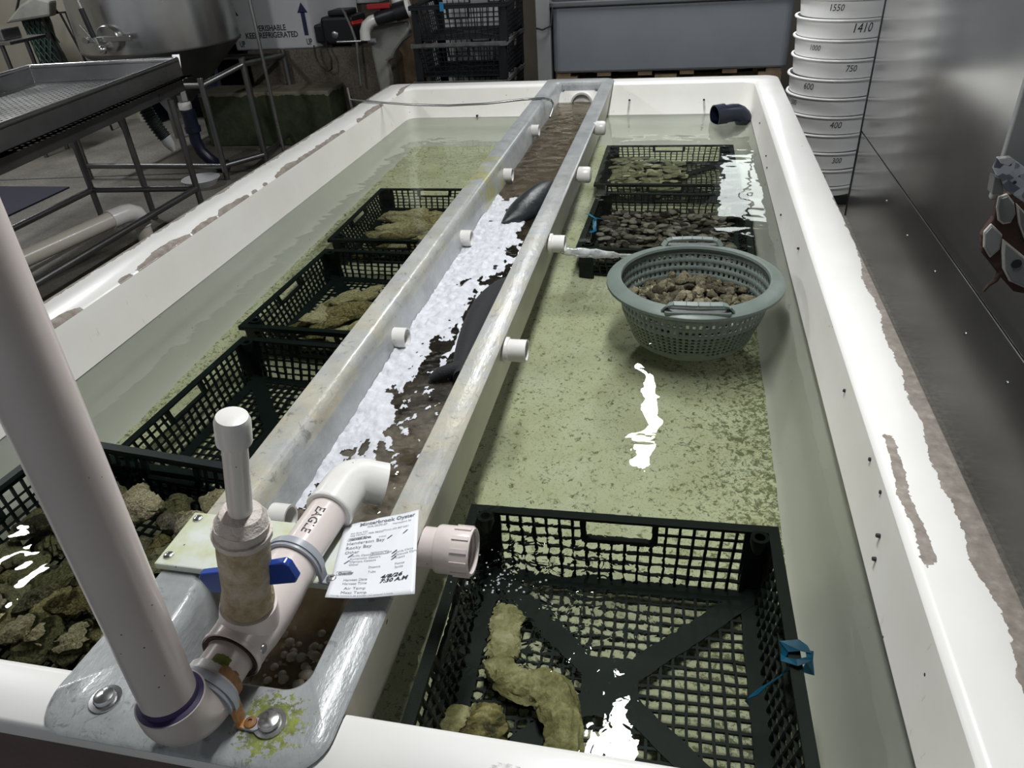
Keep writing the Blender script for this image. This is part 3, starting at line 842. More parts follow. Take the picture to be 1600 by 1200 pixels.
def make_crate(ms, label, loc, rz=0.0, group=None, name='mesh_crate', recv=True):
    e = empty(name, label, 'crate', loc, rz, group)
    hw, hd = ms['dim']
    pts = [link_mesh('rim', ms['rim'], e), link_mesh('floor_grid', ms['grid'], e), link_mesh('cross_brace', ms['cross'], e)]
    for s, a in ((0, 0), (1, PI)):
        pts.append(link_mesh('side_panel', ms['side_w'], e, (0, (-hd if s == 0 else hd), 0), (0, 0, a)))
    for x, a in ((hw, PI / 2), (-hw, -PI / 2)):
        pts.append(link_mesh('side_panel', ms['side_d'], e, (x, 0, 0), (0, 0, a)))
    for i, (x, y) in enumerate(((-hw, -hd), (hw, -hd), (hw, hd), (-hw, hd))):
        i0 = 0.012
        pts.append(link_mesh('corner_post', ms['post'], e, (x + (i0 if x < 0 else -i0), y + (i0 if y < 0 else -i0), 0), (0, 0, i * PI / 2)))
    if recv: RECV.extend(pts)
    return e
CR_A = crate_meshes(0.60, 0.545, M['crate'], M['crate'])
CR_B = crate_meshes(0.50, 0.60, M['crate'], M['crate'])
CR_C = crate_meshes(0.60, 0.60, M['crate'], M['crate'])
CB = -0.445
near_crate = make_crate(CR_A, 'nearly empty dark mesh crate with a blue ribbon, nearest in the tank', (-0.064, 0.818, CB), math.radians(1.6))
left_a = make_crate(CR_B, 'dark mesh crate at the far end of the left row, heaped with knobbly oysters', (-1.035, 2.74, CB), math.radians(0.5))
left_b = make_crate(CR_B, 'dark mesh crate of oysters, second from the far end of the left row', (-1.015, 2.045, CB), math.radians(-2))
left_c = make_crate(CR_B, 'empty dark mesh crate behind the ball valve in the left row', (-0.995, 1.385, CB), math.radians(-3))
left_d = make_crate(CR_A, 'dark mesh crate breaking the water surface, full of oysters, beside the upright pipe', (-1.085, 0.815, -0.375), math.radians(-5.5))
right_a = make_crate(CR_C, 'farthest dark mesh crate in the right side of the tank, half covered with pale oysters', (-0.045, 3.40, CB), 0.0)
right_b = make_crate(CR_C, 'dark mesh crate full of clams directly behind the grey colander', (-0.025, 2.70, CB), math.radians(-1.5))

# blue ribbons tied to crate rims
def ribbon(path, w, parent=None):
    b = MB(); vs = []
    path = [Vector(p) for p in path]
    for i, p in enumerate(path):
        d = (path[min(i + 1, len(path) - 1)] - path[max(i - 1, 0)]).normalized()
        s = d.cross(Vector((0.2, 0.3, 1))).normalized()
        s = Matrix.Rotation(0.5 * sin(i * 1.3), 3, d) @ s
        n = d.cross(s).normalized()
        vs += [p - s * w / 2 - n * 0.0008, p + s * w / 2 - n * 0.0008, p + s * w / 2 + n * 0.0008, p - s * w / 2 + n * 0.0008]
    fs = [(0, 1, 2, 3)]
    for i in range(len(path) - 1):
        a = i * 4; c = a + 4
        fs += [(a + j, c + j, c + (j + 1) % 4, a + (j + 1) % 4) for j in range(4)]
    a = 4 * (len(path) - 1); fs.append((a + 3, a + 2, a + 1, a))
    b.add(vs, fs); return b
rb = empty('ribbon', 'blue plastic ribbon tied round the right rim of the nearest submerged crate', 'ribbon', (0.235, 0.80, -0.19))
RECV.append(ribbon([(-0.022, 0.012, 0.0), (-0.024, 0.02, 0.022), (0.0, 0.024, 0.026), (0.014, 0.02, 0.022), (0.016, 0.012, 0.0), (0.012, -0.004, -0.02)], 0.022).build('wrap', M['blue_cord'], rb))
RECV.append(ribbon([(-0.022, 0.012, 0.004), (-0.026, -0.004, 0.02), (-0.008, -0.01, 0.026), (0.012, 0.0, 0.026), (0.014, 0.016, 0.024)], 0.012).build('knot', M['blue_cord'], rb))
RECV.append(ribbon([(-0.010, -0.002, 0.004), (-0.03, -0.012, -0.028), (-0.045, -0.016, -0.055), (-0.058, -0.022, -0.075), (-0.07, -0.022, -0.10), (-0.072, -0.026, -0.118)], 0.012).build('tail', M['blue_cord'], rb))
rb2 = empty('ribbon', 'small blue ribbon knotted on the left rim of the crate of clams', 'ribbon', (-0.325, 2.74, -0.18))
RECV.append(ribbon([(-0.012, 0.01, 0.0), (0.0, 0.0, 0.012), (0.03, -0.03, 0.0), (0.06, -0.02, -0.02)], 0.010).build('strand', M['blue_cord'], rb2))
RECV.append(ribbon([(0.0, 0.0, 0.006), (0.025, -0.01, -0.03), (0.03, -0.06, -0.06), (0.035, -0.09, -0.07), (0.02, -0.12, -0.06)], 0.014).build('tail', M['blue_cord'], rb2))

# ------------------------------------------------------------------ shellfish
def oyster_mesh(name, seed, mat, L=1.0, Wd=0.55, T=0.26, bend=0.0, nu=30, nv=18, rough=1.0):
    """an irregular shell about L long: teardrop outline, cupped, with flaky growth edges"""
    b = MB(); off = Vector((seed * 3.7, seed * 1.3, seed * 2.1))
    rings = []
    for i in range(nu + 1):
        s = i / nu                                 # along the length from hinge to lip
        x = (s - 0.5) * L
        w = (math.sin(PI * min(1, s ** 0.72)) ** 0.62 if 0 < s < 1 else 0) * Wd * 0.5 * (0.62 + 0.45 * s)
        w *= 1 + 0.30 * rough * mnoise.noise(Vector((s * 3.1, 0, 0)) + off)
        cy = bend * (s - 0.5) ** 2 * L + 0.10 * L * mnoise.noise(Vector((s * 2.0, 4, 0)) + off)
        th = T * 0.5 * (math.sin(PI * s) ** 0.5 if 0 < s < 1 else 0)
        ring = []
        for j in range(nv):
            a = 2 * PI * j / nv
            ca, sa = cos(a), sin(a)
            rr = 1 + 0.16 * rough * mnoise.noise(Vector((s * 6, ca * 1.6, sa * 1.6)) + off) + 0.10 * rough * mnoise.noise(Vector((s * 16, ca * 3, sa * 3)) + off)
            flake = 0.20 * rough * abs(((s * 4.5 + 1.5 * mnoise.noise(Vector((ca * 1.5, sa * 1.5, s * 2)) + off)) % 1.0) - 0.35) + 0.16 * rough * abs(mnoise.noise(Vector((s * 9, ca * 2.4, sa * 2.4)) + off))
            yy = w * (abs(ca) ** 0.85) * (1 if ca >= 0 else -1) * (rr + flake)
            zz = th * (abs(sa) ** 0.9) * (1 if sa >= 0 else -1) * (rr + flake * 1.6)
            if sa < 0: zz *= 0.7
            ring.append((x + 0.02 * L * mnoise.noise(Vector((s * 9, ca * 4, sa * 4)) + off), cy + yy, zz + 0.05 * L * mnoise.noise(Vector((s * 2.4, ca, 7)) + off)))
        rings.append(ring)
    for r in rings: b.v += r
    for i in range(nu):
        for j in range(nv):
            a = i * nv + j; c = i * nv + (j + 1) % nv
            b.f.append((a, c, c + nv, a + nv)); b.m.append(0)
    return b.mesh(name, mat, 32)
def clam_mesh(name, seed, mat):
    b = MB(); nu, nv = 7, 10
    for i in range(nu + 1):
        t_ = -PI / 2 + PI * i / nu
        for j in range(nv):
            a = 2 * PI * j / nv
            r = cos(t_) ** 0.8 if abs(t_) < PI / 2 - 0.01 else 0.0
            k = 1 + 0.12 * mnoise.noise(Vector((cos(a), sin(a), seed * 3.3)))
            b.v.append((0.5 * r * cos(a) * k, 0.39 * r * sin(a) * k * (1.0 if sin(a) < 0 else 0.86), 0.26 * sin(t_) * (1 - 0.2 * abs(cos(a)))))
    for i in range(nu):
        for j in range(nv):
            a = i * nv + j; c = i * nv + (j + 1) % nv
            b.f.append((a, c, c + nv, a + nv)); b.m.append(0)
    return b.mesh(name, mat, True)
def pile(name, meshes, spots, label, cat, group, size, rng, tilt=0.5, recv=True, keep=None, rest=None):
    if keep is not None:
        low = sorted(spots, key=lambda p: p[2]); extra = low[:-keep]; spots = low[-keep:]
        b = MB()
        for (x, y, z) in extra:
            s = rng.uniform(*size); me = rng.choice(meshes)
            T = Matrix.Translation((x, y, z)) @ Matrix.Rotation(rng.uniform(0, 6.28), 4, 'Z') @ Matrix.Rotation(rng.uniform(-tilt, tilt), 4, 'X') @ Matrix.Scale(s, 4)
            b.add([T @ v.co for v in me.vertices], [tuple(p.vertices) for p in me.polygons])
        o = b.build('shell_pile', meshes[0].materials[0], None, smooth=32); tag(o, rest, cat, kind='stuff'); RECV.append(o)
    for (x, y, z) in spots:
        s = rng.uniform(*size)
        o = link_mesh(name, rng.choice(meshes), None, (x, y, z), (rng.uniform(-tilt, tilt), rng.uniform(-tilt, tilt), rng.uniform(0, 2 * PI)), (s, s * rng.uniform(0.85, 1.15), s))
        tag(o, label, cat, group)
        if recv: RECV.append(o)
rng = random.Random(11)
OY = [oyster_mesh('oyster', k, M['oyster'], T=0.34, rough=1.5) for k in range(5)]
OYG = [oyster_mesh('oyster', k + 10, M['oyster_green'], Wd=0.66, T=0.36, rough=1.7) for k in range(5)]
OYL = [oyster_mesh('oyster', k + 40, M['oyster_grey'], Wd=0.6, T=0.3, rough=1.5) for k in range(3)]
OYP = [oyster_mesh('oyster', k + 20, M['oyster_pale'], Wd=0.62, T=0.26, nu=12, nv=9) for k in range(5)]
OYS = [oyster_mesh('oyster', k + 30, M['oyster_grey'], Wd=0.75, T=0.42, nu=13, nv=9, rough=1.5) for k in range(6)]
CL = [clam_mesh('clam', k, M['clam']) for k in range(5)]

# long oysters lying side by side in the two far crates of the left row
def heap(cx, cy, n, fan, label, group, base, size):
    for k in range(n):
        lay = k / n
        x = cx + rng.uniform(-0.13, 0.15) * (1 - 0.3 * lay); y = cy + rng.uniform(-0.19, 0.19) * (1 - 0.35 * lay)
        s = rng.uniform(*size)
        o = link_mesh('oyster', rng.choice(OY), None, (x, y, base + 0.015 + 0.13 * lay + 0.02 * rng.random()),
                      (rng.uniform(-0.7, 0.7), rng.uniform(-0.4, 0.4), fan + rng.uniform(-0.5, 0.5)), (s, s * rng.uniform(0.6, 0.85), s * rng.uniform(0.7, 1.0)))
        tag(o, label, 'oyster', group); RECV.append(o)
heap(-1.02, 2.70, 32, 0.3, 'long ruffled oyster heaped in the far left crate', 'oysters in the far left crate', CB + 0.04, (0.17, 0.24))
heap(-0.98, 1.98, 26, 0.7, 'long ruffled oyster lying in the second crate of the left row', 'oysters in the second left crate', CB + 0.04, (0.15, 0.21))
# oysters at the water surface in the near left crate
Ro = Matrix.Rotation(math.radians(-5.5), 3, 'Z')
sp = []
for k in range(64):
    for tr in range(40):
        u, v = rng.uniform(-0.24, 0.24), rng.uniform(-0.19, 0.19)
        if all((u - a) ** 2 + (v - c) ** 2 > 0.0018 for a, c, _ in sp[-40:]) or tr > 35: break
    sp.append((u, v, k))
for u, v, k in sp:
    p = Ro @ Vector((u, v, 0))
    z = -0.215 + 0.03 * rng.random() + (0.055 if (v > 0.10 and u > -0.02) else 0) + (0.02 if v < -0.05 and u > -0.15 else 0)
    if k % 3 == 0: z -= 0.045
    s = rng.uniform(0.085, 0.125)
    o = link_mesh('oyster', rng.choice(OYG + OY[:3] + OYL), None, (-1.085 + p.x, 0.815 + p.y, z),
                  (rng.uniform(-0.5, 0.5), rng.uniform(-0.5, 0.5), rng.uniform(0, 6.3)), (s, s, s))
    tag(o, 'knobbly oyster near the water surface in the crate beside the upright pipe', 'oyster', 'oysters in the near left crate'); RECV.append(o)
# pale small oysters in the farthest right crate
sp = []
for k in range(170):
    u = rng.uniform(-0.29, 0.02); v = rng.uniform(3.16, 3.64)
    sp.append((u, v, CB + 0.06 + 0.075 * rng.random()))
pile('oyster', OYP, sp, 'small pale oyster in the farthest crate on the right', 'oyster', 'pale oysters in the farthest right crate', (0.055, 0.080), rng, 0.5, True, 70, 'bottom layer of pale oysters in the farthest crate on the right')
# clams
sp = []
for k in range(560):
    u = rng.uniform(-0.275, 0.225); v = rng.uniform(2.44, 2.955)
    sp.append((u, v, CB + 0.05 + 0.065 * rng.random() + 0.02 * mnoise.noise(Vector((u * 9, v * 9, 0)))))
pile('clam', CL, sp, 'small brown clam in the crate behind the grey colander', 'clam', 'clams in the crate behind the colander', (0.030, 0.047), rng, 0.7, True, 290, 'lower layer of brown clams in the crate behind the colander')

# large single oysters in the nearest crate
def big_oyster(label, path, widths, seed, thick=0.45):
    b = MB(); nv = 30; off = Vector((seed, seed * 2.3, 1.1)); path = [Vector(p) for p in path]
    n = 56
    def sample(t_):
        f = t_ * (len(path) - 1); i = min(int(f), len(path) - 2); u = f - i
        p0 = path[max(i - 1, 0)]; p1 = path[i]; p2 = path[i + 1]; p3 = path[min(i + 2, len(path) - 1)]
        return 0.5 * ((2 * p1) + (p2 - p0) * u + (2 * p0 - 5 * p1 + 4 * p2 - p3) * u * u + (3 * p1 - p0 - 3 * p2 + p3) * u ** 3)
    for i in range(n + 1):
        t_ = i / n
        c = sample(t_); d = (sample(min(1, t_ + 0.02)) - sample(max(0, t_ - 0.02))).normalized()
        s = Vector((0, 0, 1)).cross(d).normalized()
        f = t_ * (len(widths) - 1); k = min(int(f), len(widths) - 2); w = widths[k] + (widths[k + 1] - widths[k]) * (f - k)
        if i in (0, n): w *= 0.15
        elif i in (1, n - 1): w *= 0.75
        for j in range(nv):
            a = 2 * PI * j / nv
            ca, sa = cos(a), sin(a)
            r = 1 + 0.26 * mnoise.noise(Vector((t_ * 5, ca * 1.5, sa * 1.5)) + off) + 0.20 * abs(mnoise.noise(Vector((t_ * 9, ca * 4.5, sa * 4.5)) + off)) + 0.10 * mnoise.noise(Vector((t_ * 26, ca * 6, sa * 6)) + off)
            fl = 0.22 * abs(mnoise.noise(Vector((t_ * 7, ca * 2.2, sa * 2.2)) + off))
            b.v.append(tuple(c + s * (ca * w * (r + fl)) + Vector((0, 0, 1)) * (sa * w * thick * (r + 1.4 * fl))))
    for i in range(n):
        for j in range(nv):
            a = i * nv + j; c = i * nv + (j + 1) % nv
            b.f.append((a, c, c + nv, a + nv)); b.m.append(0)
    o = b.build('oyster', M['oyster_big'], None, smooth=35)
    tag(o, label, 'oyster', 'large oysters in the nearest crate'); RECV.append(o); return o
z = CB + 0.065
big_oyster('large curved yellowish oyster arching across the nearest crate', [(-0.285, 0.795, z), (-0.262, 0.806, z), (-0.215, 0.786, z), (-0.165, 0.772, z + 0.006), (-0.134, 0.732, z), (-0.125, 0.676, z), (-0.128, 0.655, z)],
           [0.020, 0.028, 0.030, 0.034, 0.031, 0.027, 0.018], 3.0, 0.7)
big_oyster('brown oyster in the near left corner of the nearest crate, left of the curved one', [(-0.262, 0.735, z), (-0.262, 0.70, z), (-0.268, 0.665, z), (-0.27, 0.64, z)], [0.020, 0.034, 0.036, 0.028], 8.0, 0.6).data.materials[0] = M['oyster']
big_oyster('small greyish oyster leaning on the left wall of the nearest crate, leftmost of four', [(-0.318, 0.725, z), (-0.315, 0.69, z), (-0.312, 0.65, z)], [0.018, 0.028, 0.026], 12.0, 0.5)
big_oyster('blurry pale oyster below the threaded pipe mouth in the nearest crate', [(-0.278, 0.955, z - 0.01), (-0.272, 0.915, z - 0.01), (-0.268, 0.87, z - 0.01), (-0.262, 0.835, z - 0.01)], [0.018, 0.028, 0.030, 0.022], 17.0, 0.45)

# ------------------------------------------------------------------ grey colander
CX, CY, CZ = 0.066, 1.985, -0.060
col = empty('colander', 'round grey-green plastic colander with two handles standing in the tank', 'colander', (CX, CY, CZ), math.radians(2))
b = MB(); NA, NZ = 152, 21
R0, R1, HH = 0.213, 0.166, 0.262
for i in range(NZ + 1):
    f = i / NZ
    r = R0 + (R1 - R0) * f; zz = -0.012 - (HH - 0.012) * f
    for j in range(NA): b.v.append((r * cos(2 * PI * j / NA), r * sin(2 * PI * j / NA), zz))
for i in range(NZ):
    for j in range(NA):
        if i % 2 == 1 and j % 2 == 1 and 1 <= i <= NZ - 3:
            ang = (2 * PI * (j + 0.5) / NA)
            da = abs((ang - 1.5 * PI))
            if not (i > NZ - 6 and da < 0.22): continue
        a = i * NA + j; c = i * NA + (j + 1) % NA
        b.f.append((a, c, c + NA, a + NA)); b.m.append(0)
body = b.build('perforated_bowl', M['colander'], col, smooth=60)
sm = body.modifiers.new('solid', 'SOLIDIFY'); sm.thickness = 0.005; sm.offset = -1
b = MB(); b.lathe([(0.001, -HH), (R1 + 0.002, -HH), (R1 + 0.002, -HH - 0.006), (0.001, -HH - 0.006)], 48); bot = b.build('bottom_plate', M['colander'], col, smooth=40)
b = MB(); b.lathe([(0.209, -0.014), (0.205, -0.004), (0.207, 0.003), (0.213, 0.006), (0.236, -0.001), (0.245, -0.006), (0.248, -0.009), (0.248, -0.017), (0.2455, -0.017), (0.2445, -0.011), (0.236, -0.006), (0.214, 0.001), (0.212, -0.014)], 96, closed=True)
rimc = b.build('rolled_rim', M['colander'], col, smooth=30)
for s in (-1, 1):
    b = MB()
    path = [(-0.088, -0.212, 0.0), (-0.076, -0.218, 0.016), (-0.062, -0.221, 0.021), (0.0, -0.226, 0.022), (0.062, -0.221, 0.021), (0.076, -0.218, 0.016), (0.088, -0.212, 0.0)]
    for a_, c_ in zip(path, path[1:]): b.bar(a_, c_, 0.024, 0.006, (0, 0, 1))
    b.prism(rrect(-0.085, 0.085, -0.236, -0.216, 0.008), -0.006, 0.003)
    for xx in (-0.03, 0.0, 0.03): b.box(xx - 0.0012, xx + 0.0012, -0.239, -0.214, 0.0245, 0.0270)
    h = b.build('handle', M['colander'], col, rot=(0, 0, 0 if s < 0 else PI), bevel=0.003)
    RECV.append(h)
RECV += [body, bot, rimc]
sp = []
for k in range(420):
    rr = 0.182 * math.sqrt(rng.random()); an = rng.uniform(0, 2 * PI)
    sp.append((CX + rr * cos(an), CY + rr * sin(an), -0.172 + 0.034 * rng.random() + 0.02 * (1 - rr / 0.175) + 0.015 * mnoise.noise(Vector((rr * cos(an) * 12, rr * sin(an) * 12, 0)))))
pile('oyster', OYS, sp, 'small dark clustered oyster inside the grey colander', 'oyster', 'oysters in the grey colander', (0.030, 0.050), rng, 1.0, True, 100, 'deeper layer of small dark oysters inside the grey colander')

# ------------------------------------------------------------------ mesh bags in the trough
def pillow(name, label, path, ws, hs, seed):
    b = MB(); nv = 20
    path = [Vector(p) for p in path]; n = len(path)
    for i, p in enumerate(path):
        d = (path[min(i + 1, n - 1)] - path[max(i - 1, 0)]).normalized(); s = Vector((0, 0, 1)).cross(d).normalized()
        for j in range(nv):
            a = 2 * PI * j / nv
            k = 1 + 0.10 * mnoise.noise(Vector((i * 0.6, cos(a) * 1.4, sin(a) * 1.4 + seed)))
            b.v.append(tuple(p + s * cos(a) * ws[i] * k + Vector((0, 0, 1)) * sin(a) * hs[i] * k))
    for i in range(n - 1):
        for j in range(nv):
            a = i * nv + j; c = i * nv + (j + 1) % nv
            b.f.append((a, c, c + nv, a + nv)); b.m.append(0)
    b.f.append(tuple(range(nv))); b.m.append(0); b.f.append(tuple(reversed(range((n - 1) * nv, n * nv)))); b.m.append(0)
    return b
bg1 = empty('mesh_bag', 'long black mesh bag with a rolled end, half sunk in the trough', 'bag', (0, 0, 0))
o = pillow('b', '', [(-0.470, 1.40, -0.075), (-0.478, 1.46, -0.082), (-0.485, 1.56, -0.085), (-0.490, 1.66, -0.085), (-0.492, 1.76, -0.088), (-0.488, 1.86, -0.094), (-0.480, 1.95, -0.104), (-0.475, 2.01, -0.115)],
           [0.018, 0.030, 0.040, 0.048, 0.050, 0.046, 0.036, 0.014], [0.024, 0.036, 0.048, 0.052, 0.052, 0.046, 0.04, 0.025], 1).build('bag_body', M['bag'], bg1, smooth=True)
s_ = o.modifiers.new('sub', 'SUBSURF'); s_.levels = 1; s_.render_levels = 2
o = MB().tube([(-0.545, 1.405, -0.082), (-0.525, 1.413, -0.071), (-0.49, 1.428, -0.064), (-0.455, 1.445, -0.062)], [0.010, 0.016, 0.018, 0.015], 14).build('rolled_end', M['bag'], bg1, smooth=60)
o = MB().prism(rrect(-0.628, -0.470, 1.32, 2.42, 0.03), -0.232, -0.222).build('mesh_liner', M['bag'], None, bevel=0.004)
tag(o, 'flat black mesh liner on the trough bottom under the foam', 'liner')
bg2 = empty('mesh_bag', 'glossy dark mesh bag with a pointed end, farther along the trough', 'bag', (0, 0, 0))
o = pillow('b', '', [(-0.592, 2.42, -0.080), (-0.575, 2.44, -0.080), (-0.545, 2.50, -0.075), (-0.515, 2.58, -0.070), (-0.490, 2.66, -0.066), (-0.470, 2.74, -0.066), (-0.460, 2.80, -0.08)],
           [0.005, 0.024, 0.052, 0.058, 0.048, 0.030, 0.010], [0.006, 0.022, 0.046, 0.056, 0.056, 0.046, 0.025], 4).build('bag_body', simple('wet_dark_netting', (0.03, 0.035, 0.038), 0.25, 0, 0.4, 30, 0.5, 160), bg2, smooth=True)
s_ = o.modifiers.new('sub', 'SUBSURF'); s_.levels = 1; s_.render_levels = 2

b = MB(); b.tube([(-1.235, 1.055, -0.098), (-1.215, 1.045, -0.094), (-1.195, 1.03, -0.10), (-1.185, 1.01, -0.112), (-1.165, 0.985, -0.135), (-1.16, 0.97, -0.15)], 0.0016, 6)
tag(b.build('thread', M['pvc'], None, smooth=True), 'loose white thread snagged on the rim of the near left crate', 'thread')
# ------------------------------------------------------------------ lettering
def text_bm(txt, size, shear=0.0, bold=0.0):
    cu = bpy.data.curves.new('txt', 'FONT'); cu.body = txt; cu.size = size; cu.align_x = 'CENTER'; cu.align_y = 'CENTER'
    cu.shear = shear; cu.resolution_u = 2; cu.offset = bold
    ob = bpy.data.objects.new('txt', cu); COL.objects.link(ob)
    dg = bpy.context.evaluated_depsgraph_get()
    me = bpy.data.meshes.new_from_object(ob.evaluated_get(dg))
    vs = [tuple(v.co) for v in me.vertices]; fs = [tuple(p.vertices) for p in me.polygons]
    bpy.data.objects.remove(ob); bpy.data.curves.remove(cu); bpy.data.meshes.remove(me)
    return vs, fs
def text_on(name, txt, size, fn, mat, parent, shear=0.0, bold=0.0, sx=1.0):
    vs, fs = text_bm(txt, size, shear, bold)
    b = MB(); b.add([fn(x * sx, y) for x, y, _ in vs], fs)
    return b.build(name, mat, parent)

# ------------------------------------------------------------------ stub pipes through the trough walls
def pipe_stub(label, x, y, z, s, length, kind, r=0.027):
    """s=+1 points to +x"""
    e = empty('pipe_stub', label, 'pipe', (x, y, z), 0.0, 'stub pipes in the trough walls')
    d = (s, 0, 0)
    A = Mat((0, 0, 0), d)
    b = MB(); b.lathe([(r, -0.004), (r, length), (r - 0.0045, length), (r - 0.0045, 0.002), (0.0, 0.002)], 32, A)
    if kind != 'cap': b.build('pipe', M['pvc'], e, smooth=40)
    if kind == 'open':
        b = MB(); b.lathe([(r + 0.0045, 0.002), (r + 0.0045, 0.012), (r + 0.003, 0.014), (r, 0.014)], 32, A); b.build('collar', M['pvc'], e, smooth=40)
    if kind == 'cap':
        b = MB(); b.lathe([(r - 0.002, -0.004), (r - 0.002, 0.012)], 28, A); b.build('pipe', M['pvc'], e, smooth=40)
        b = MB(); b.lathe([(r - 0.002, 0.008), (r + 0.003, 0.008), (r + 0.004, 0.012), (r + 0.004, length - 0.008), (r + 0.001, length - 0.001), (r - 0.006, length + 0.002), (0, length + 0.003)], 32, A)
        b.build('end_cap', M['pvc'], e, smooth=40)
    return e
RSX = -0.379
pipe_stub('capped white stub pipe on the outside of the trough, farthest from the camera', RSX, 3.44, -0.012, 1, 0.050, 'cap')
pipe_stub('capped white stub pipe on the outside of the trough beside the far crate', RSX, 2.82, -0.032, 1, 0.054, 'cap')
pipe_stub('open white stub pipe squirting water towards the colander', RSX, 2.14, -0.036, 1, 0.052, 'open')
pipe_stub('open white stub pipe on the outside of the trough, in front of the colander', RSX, 1.478, -0.034, 1, 0.056, 'open')
for y, lb in ((3.54, 'farthest'), (2.905, 'second farthest'), (2.23, 'third'), (1.556, 'fourth'), (0.884, 'nearest')):
    lab = 'short white pipe ring on the inner left trough wall, ' + ('half hidden behind the plate' if lb == 'nearest' else lb + ' from the far end' if lb in ('third', 'fourth') else lb)
    pipe_stub(lab, -0.684, y, -0.045 if y > 3.2 else -0.060, 1, 0.032, 'plain', 0.0265)
# the big threaded coupling
e = empty('threaded_coupling', 'large white threaded pipe coupling pouring water beside the paper tag', 'pipe', (RSX, 0.823, -0.030))
A = Mat((0, 0, 0), (1, 0, 0))
b = MB(); b.lathe([(0.034, -0.004), (0.034, 0.032), (0.029, 0.032)], 40, A); b.build('pipe', M['pvc_pink'], e, smooth=40)
b = MB(); b.lathe([(0.034, 0.030), (0.0385, 0.030), (0.040, 0.033), (0.040, 0.088), (0.0385, 0.0905), (0.035, 0.0905)] + [(0.0345 - 0.0018 * (k % 2), 0.0895 - 0.0035 * k) for k in range(14)] + [(0.030, 0.03)], 48, A)
b.build('socket', M['pvc_pink'], e, smooth=35)
rb_m = MB().box(-0.0032, 0.0032, -0.0015, 0.002, 0.0, 0.028).mesh('grip_rib', M['pvc_pink'])
for k in range(12):
    a = 2 * PI * (k + 0.5) / 12
    o = link_mesh('grip_rib', rb_m, e)
    o.matrix_local = Matrix.Translation((0.060, -cos(a) * 0.0402, sin(a) * 0.0402)) @ (Matrix.Rotation(0, 4, 'X') @ Matrix(((0, 0, 1, 0), (-sin(a), -cos(a), 0, 0), (-cos(a), sin(a), 0, 0), (0, 0, 0, 1))))
# water leaving the pipes
tj = NT('falling_water'); gl = tj.n('ShaderNodeBsdfGlass'); gl.inputs['IOR'].default_value = 1.33; gl.inputs['Roughness'].default_value = 0.08
df = tj.n('ShaderNodeBsdfDiffuse'); df.inputs['Color'].default_value = (0.75, 0.78, 0.78, 1); mx = tj.n('ShaderNodeMixShader')
tj.l(tj.ramp(tj.noise(18, 4), [(0.4, 0.25), (0.65, 0.75)]), mx.inputs[0]); tj.l(gl.outputs[0], mx.inputs[1]); tj.l(df.outputs[0], mx.inputs[2]); tj.l(mx.outputs[0], tj.out.inputs['Surface'])
M['jet'] = tj.mat
pth = []; rad = []
for k in range(15):
    t_ = k / 14
    pth.append((-0.338 + 0.245 * t_, 2.125 + 0.085 * t_, -0.054 - 0.050 * t_)); rad.append(0.006 + 0.009 * sin(PI * min(1, t_ * 1.25 + 0.08)) + 0.002 * sin(k * 2.3))
b = MB(); b.tube(pth, rad, 12); o = b.build('water_jet', M['jet'], None, smooth=60)
o.data.transform(Matrix.Identity(4)); tag(o, 'thin stream of water squirting from a trough pipe towards the colander', 'water', kind='stuff')
b = MB(); rr = random.Random(3)
for k in range(80):
    a = rr.uniform(0, 2 * PI); d = abs(rr.gauss(0, 0.035)); x = -0.262 + d * cos(a) * 1.6; y = 0.885 + d * sin(a); dome(b, x, y, WATER + 0.0004, rr.uniform(0.0008, 0.0022), 7)
o = b.build('splash_bubbles', M['foam'], None, smooth=True)
tag(o, 'white specks of bubbles where the coupling pours into the tank', 'bubbles', kind='stuff')
# ------------------------------------------------------------------ valve plate on the trough
pl = empty('mounting_plate', 'white plastic plate with green stains screwed across the trough', 'plate', (0, 0, 0))
b = MB(); b.box(-0.764, -0.386, 0.676, 0.794, 0.0125, 0.0255); b.build('board', M['hdpe'], pl, bevel=0.0025)
scr = MB(); scr.lathe([(0.008, 0), (0.0078, 0.0022), (0.0055, 0.0042), (0.0026, 0.0046), (0.0026, 0.0026), (0.0, 0.0026)], 20)
scr_me = scr.mesh('screw', M['screw'], 40)
for x, y in ((-0.749, 0.779), (-0.749, 0.695), (-0.402, 0.780)):
    link_mesh('screw', scr_me, pl, (x, y, 0.0255))

# ------------------------------------------------------------------ supply pipe assembly
PR = 0.0312; FR = 0.0392
asm = empty('supply_pipe', 'pinkish white PVC supply pipe with upright riser, tee and outlet elbow over the trough', 'pipe', (0, 0, 0))
MX, MY, RZ = -0.537, 0.420, 0.0565
U = Vector((0.026, 0.42, 0)).normalized()
def run(y): return Vector((MX + (y - MY) * U.x / U.y, y, RZ))
b = MB(); b.tube([(MX, MY, RZ + 0.03), (MX, MY, RZ + 0.06), (MX + 0.020, MY, 0.5), (MX + 0.09, MY, CEIL - 0.002)], PR, 40, caps=False); b.build('riser', M['pvc_pink'], asm, smooth=40)
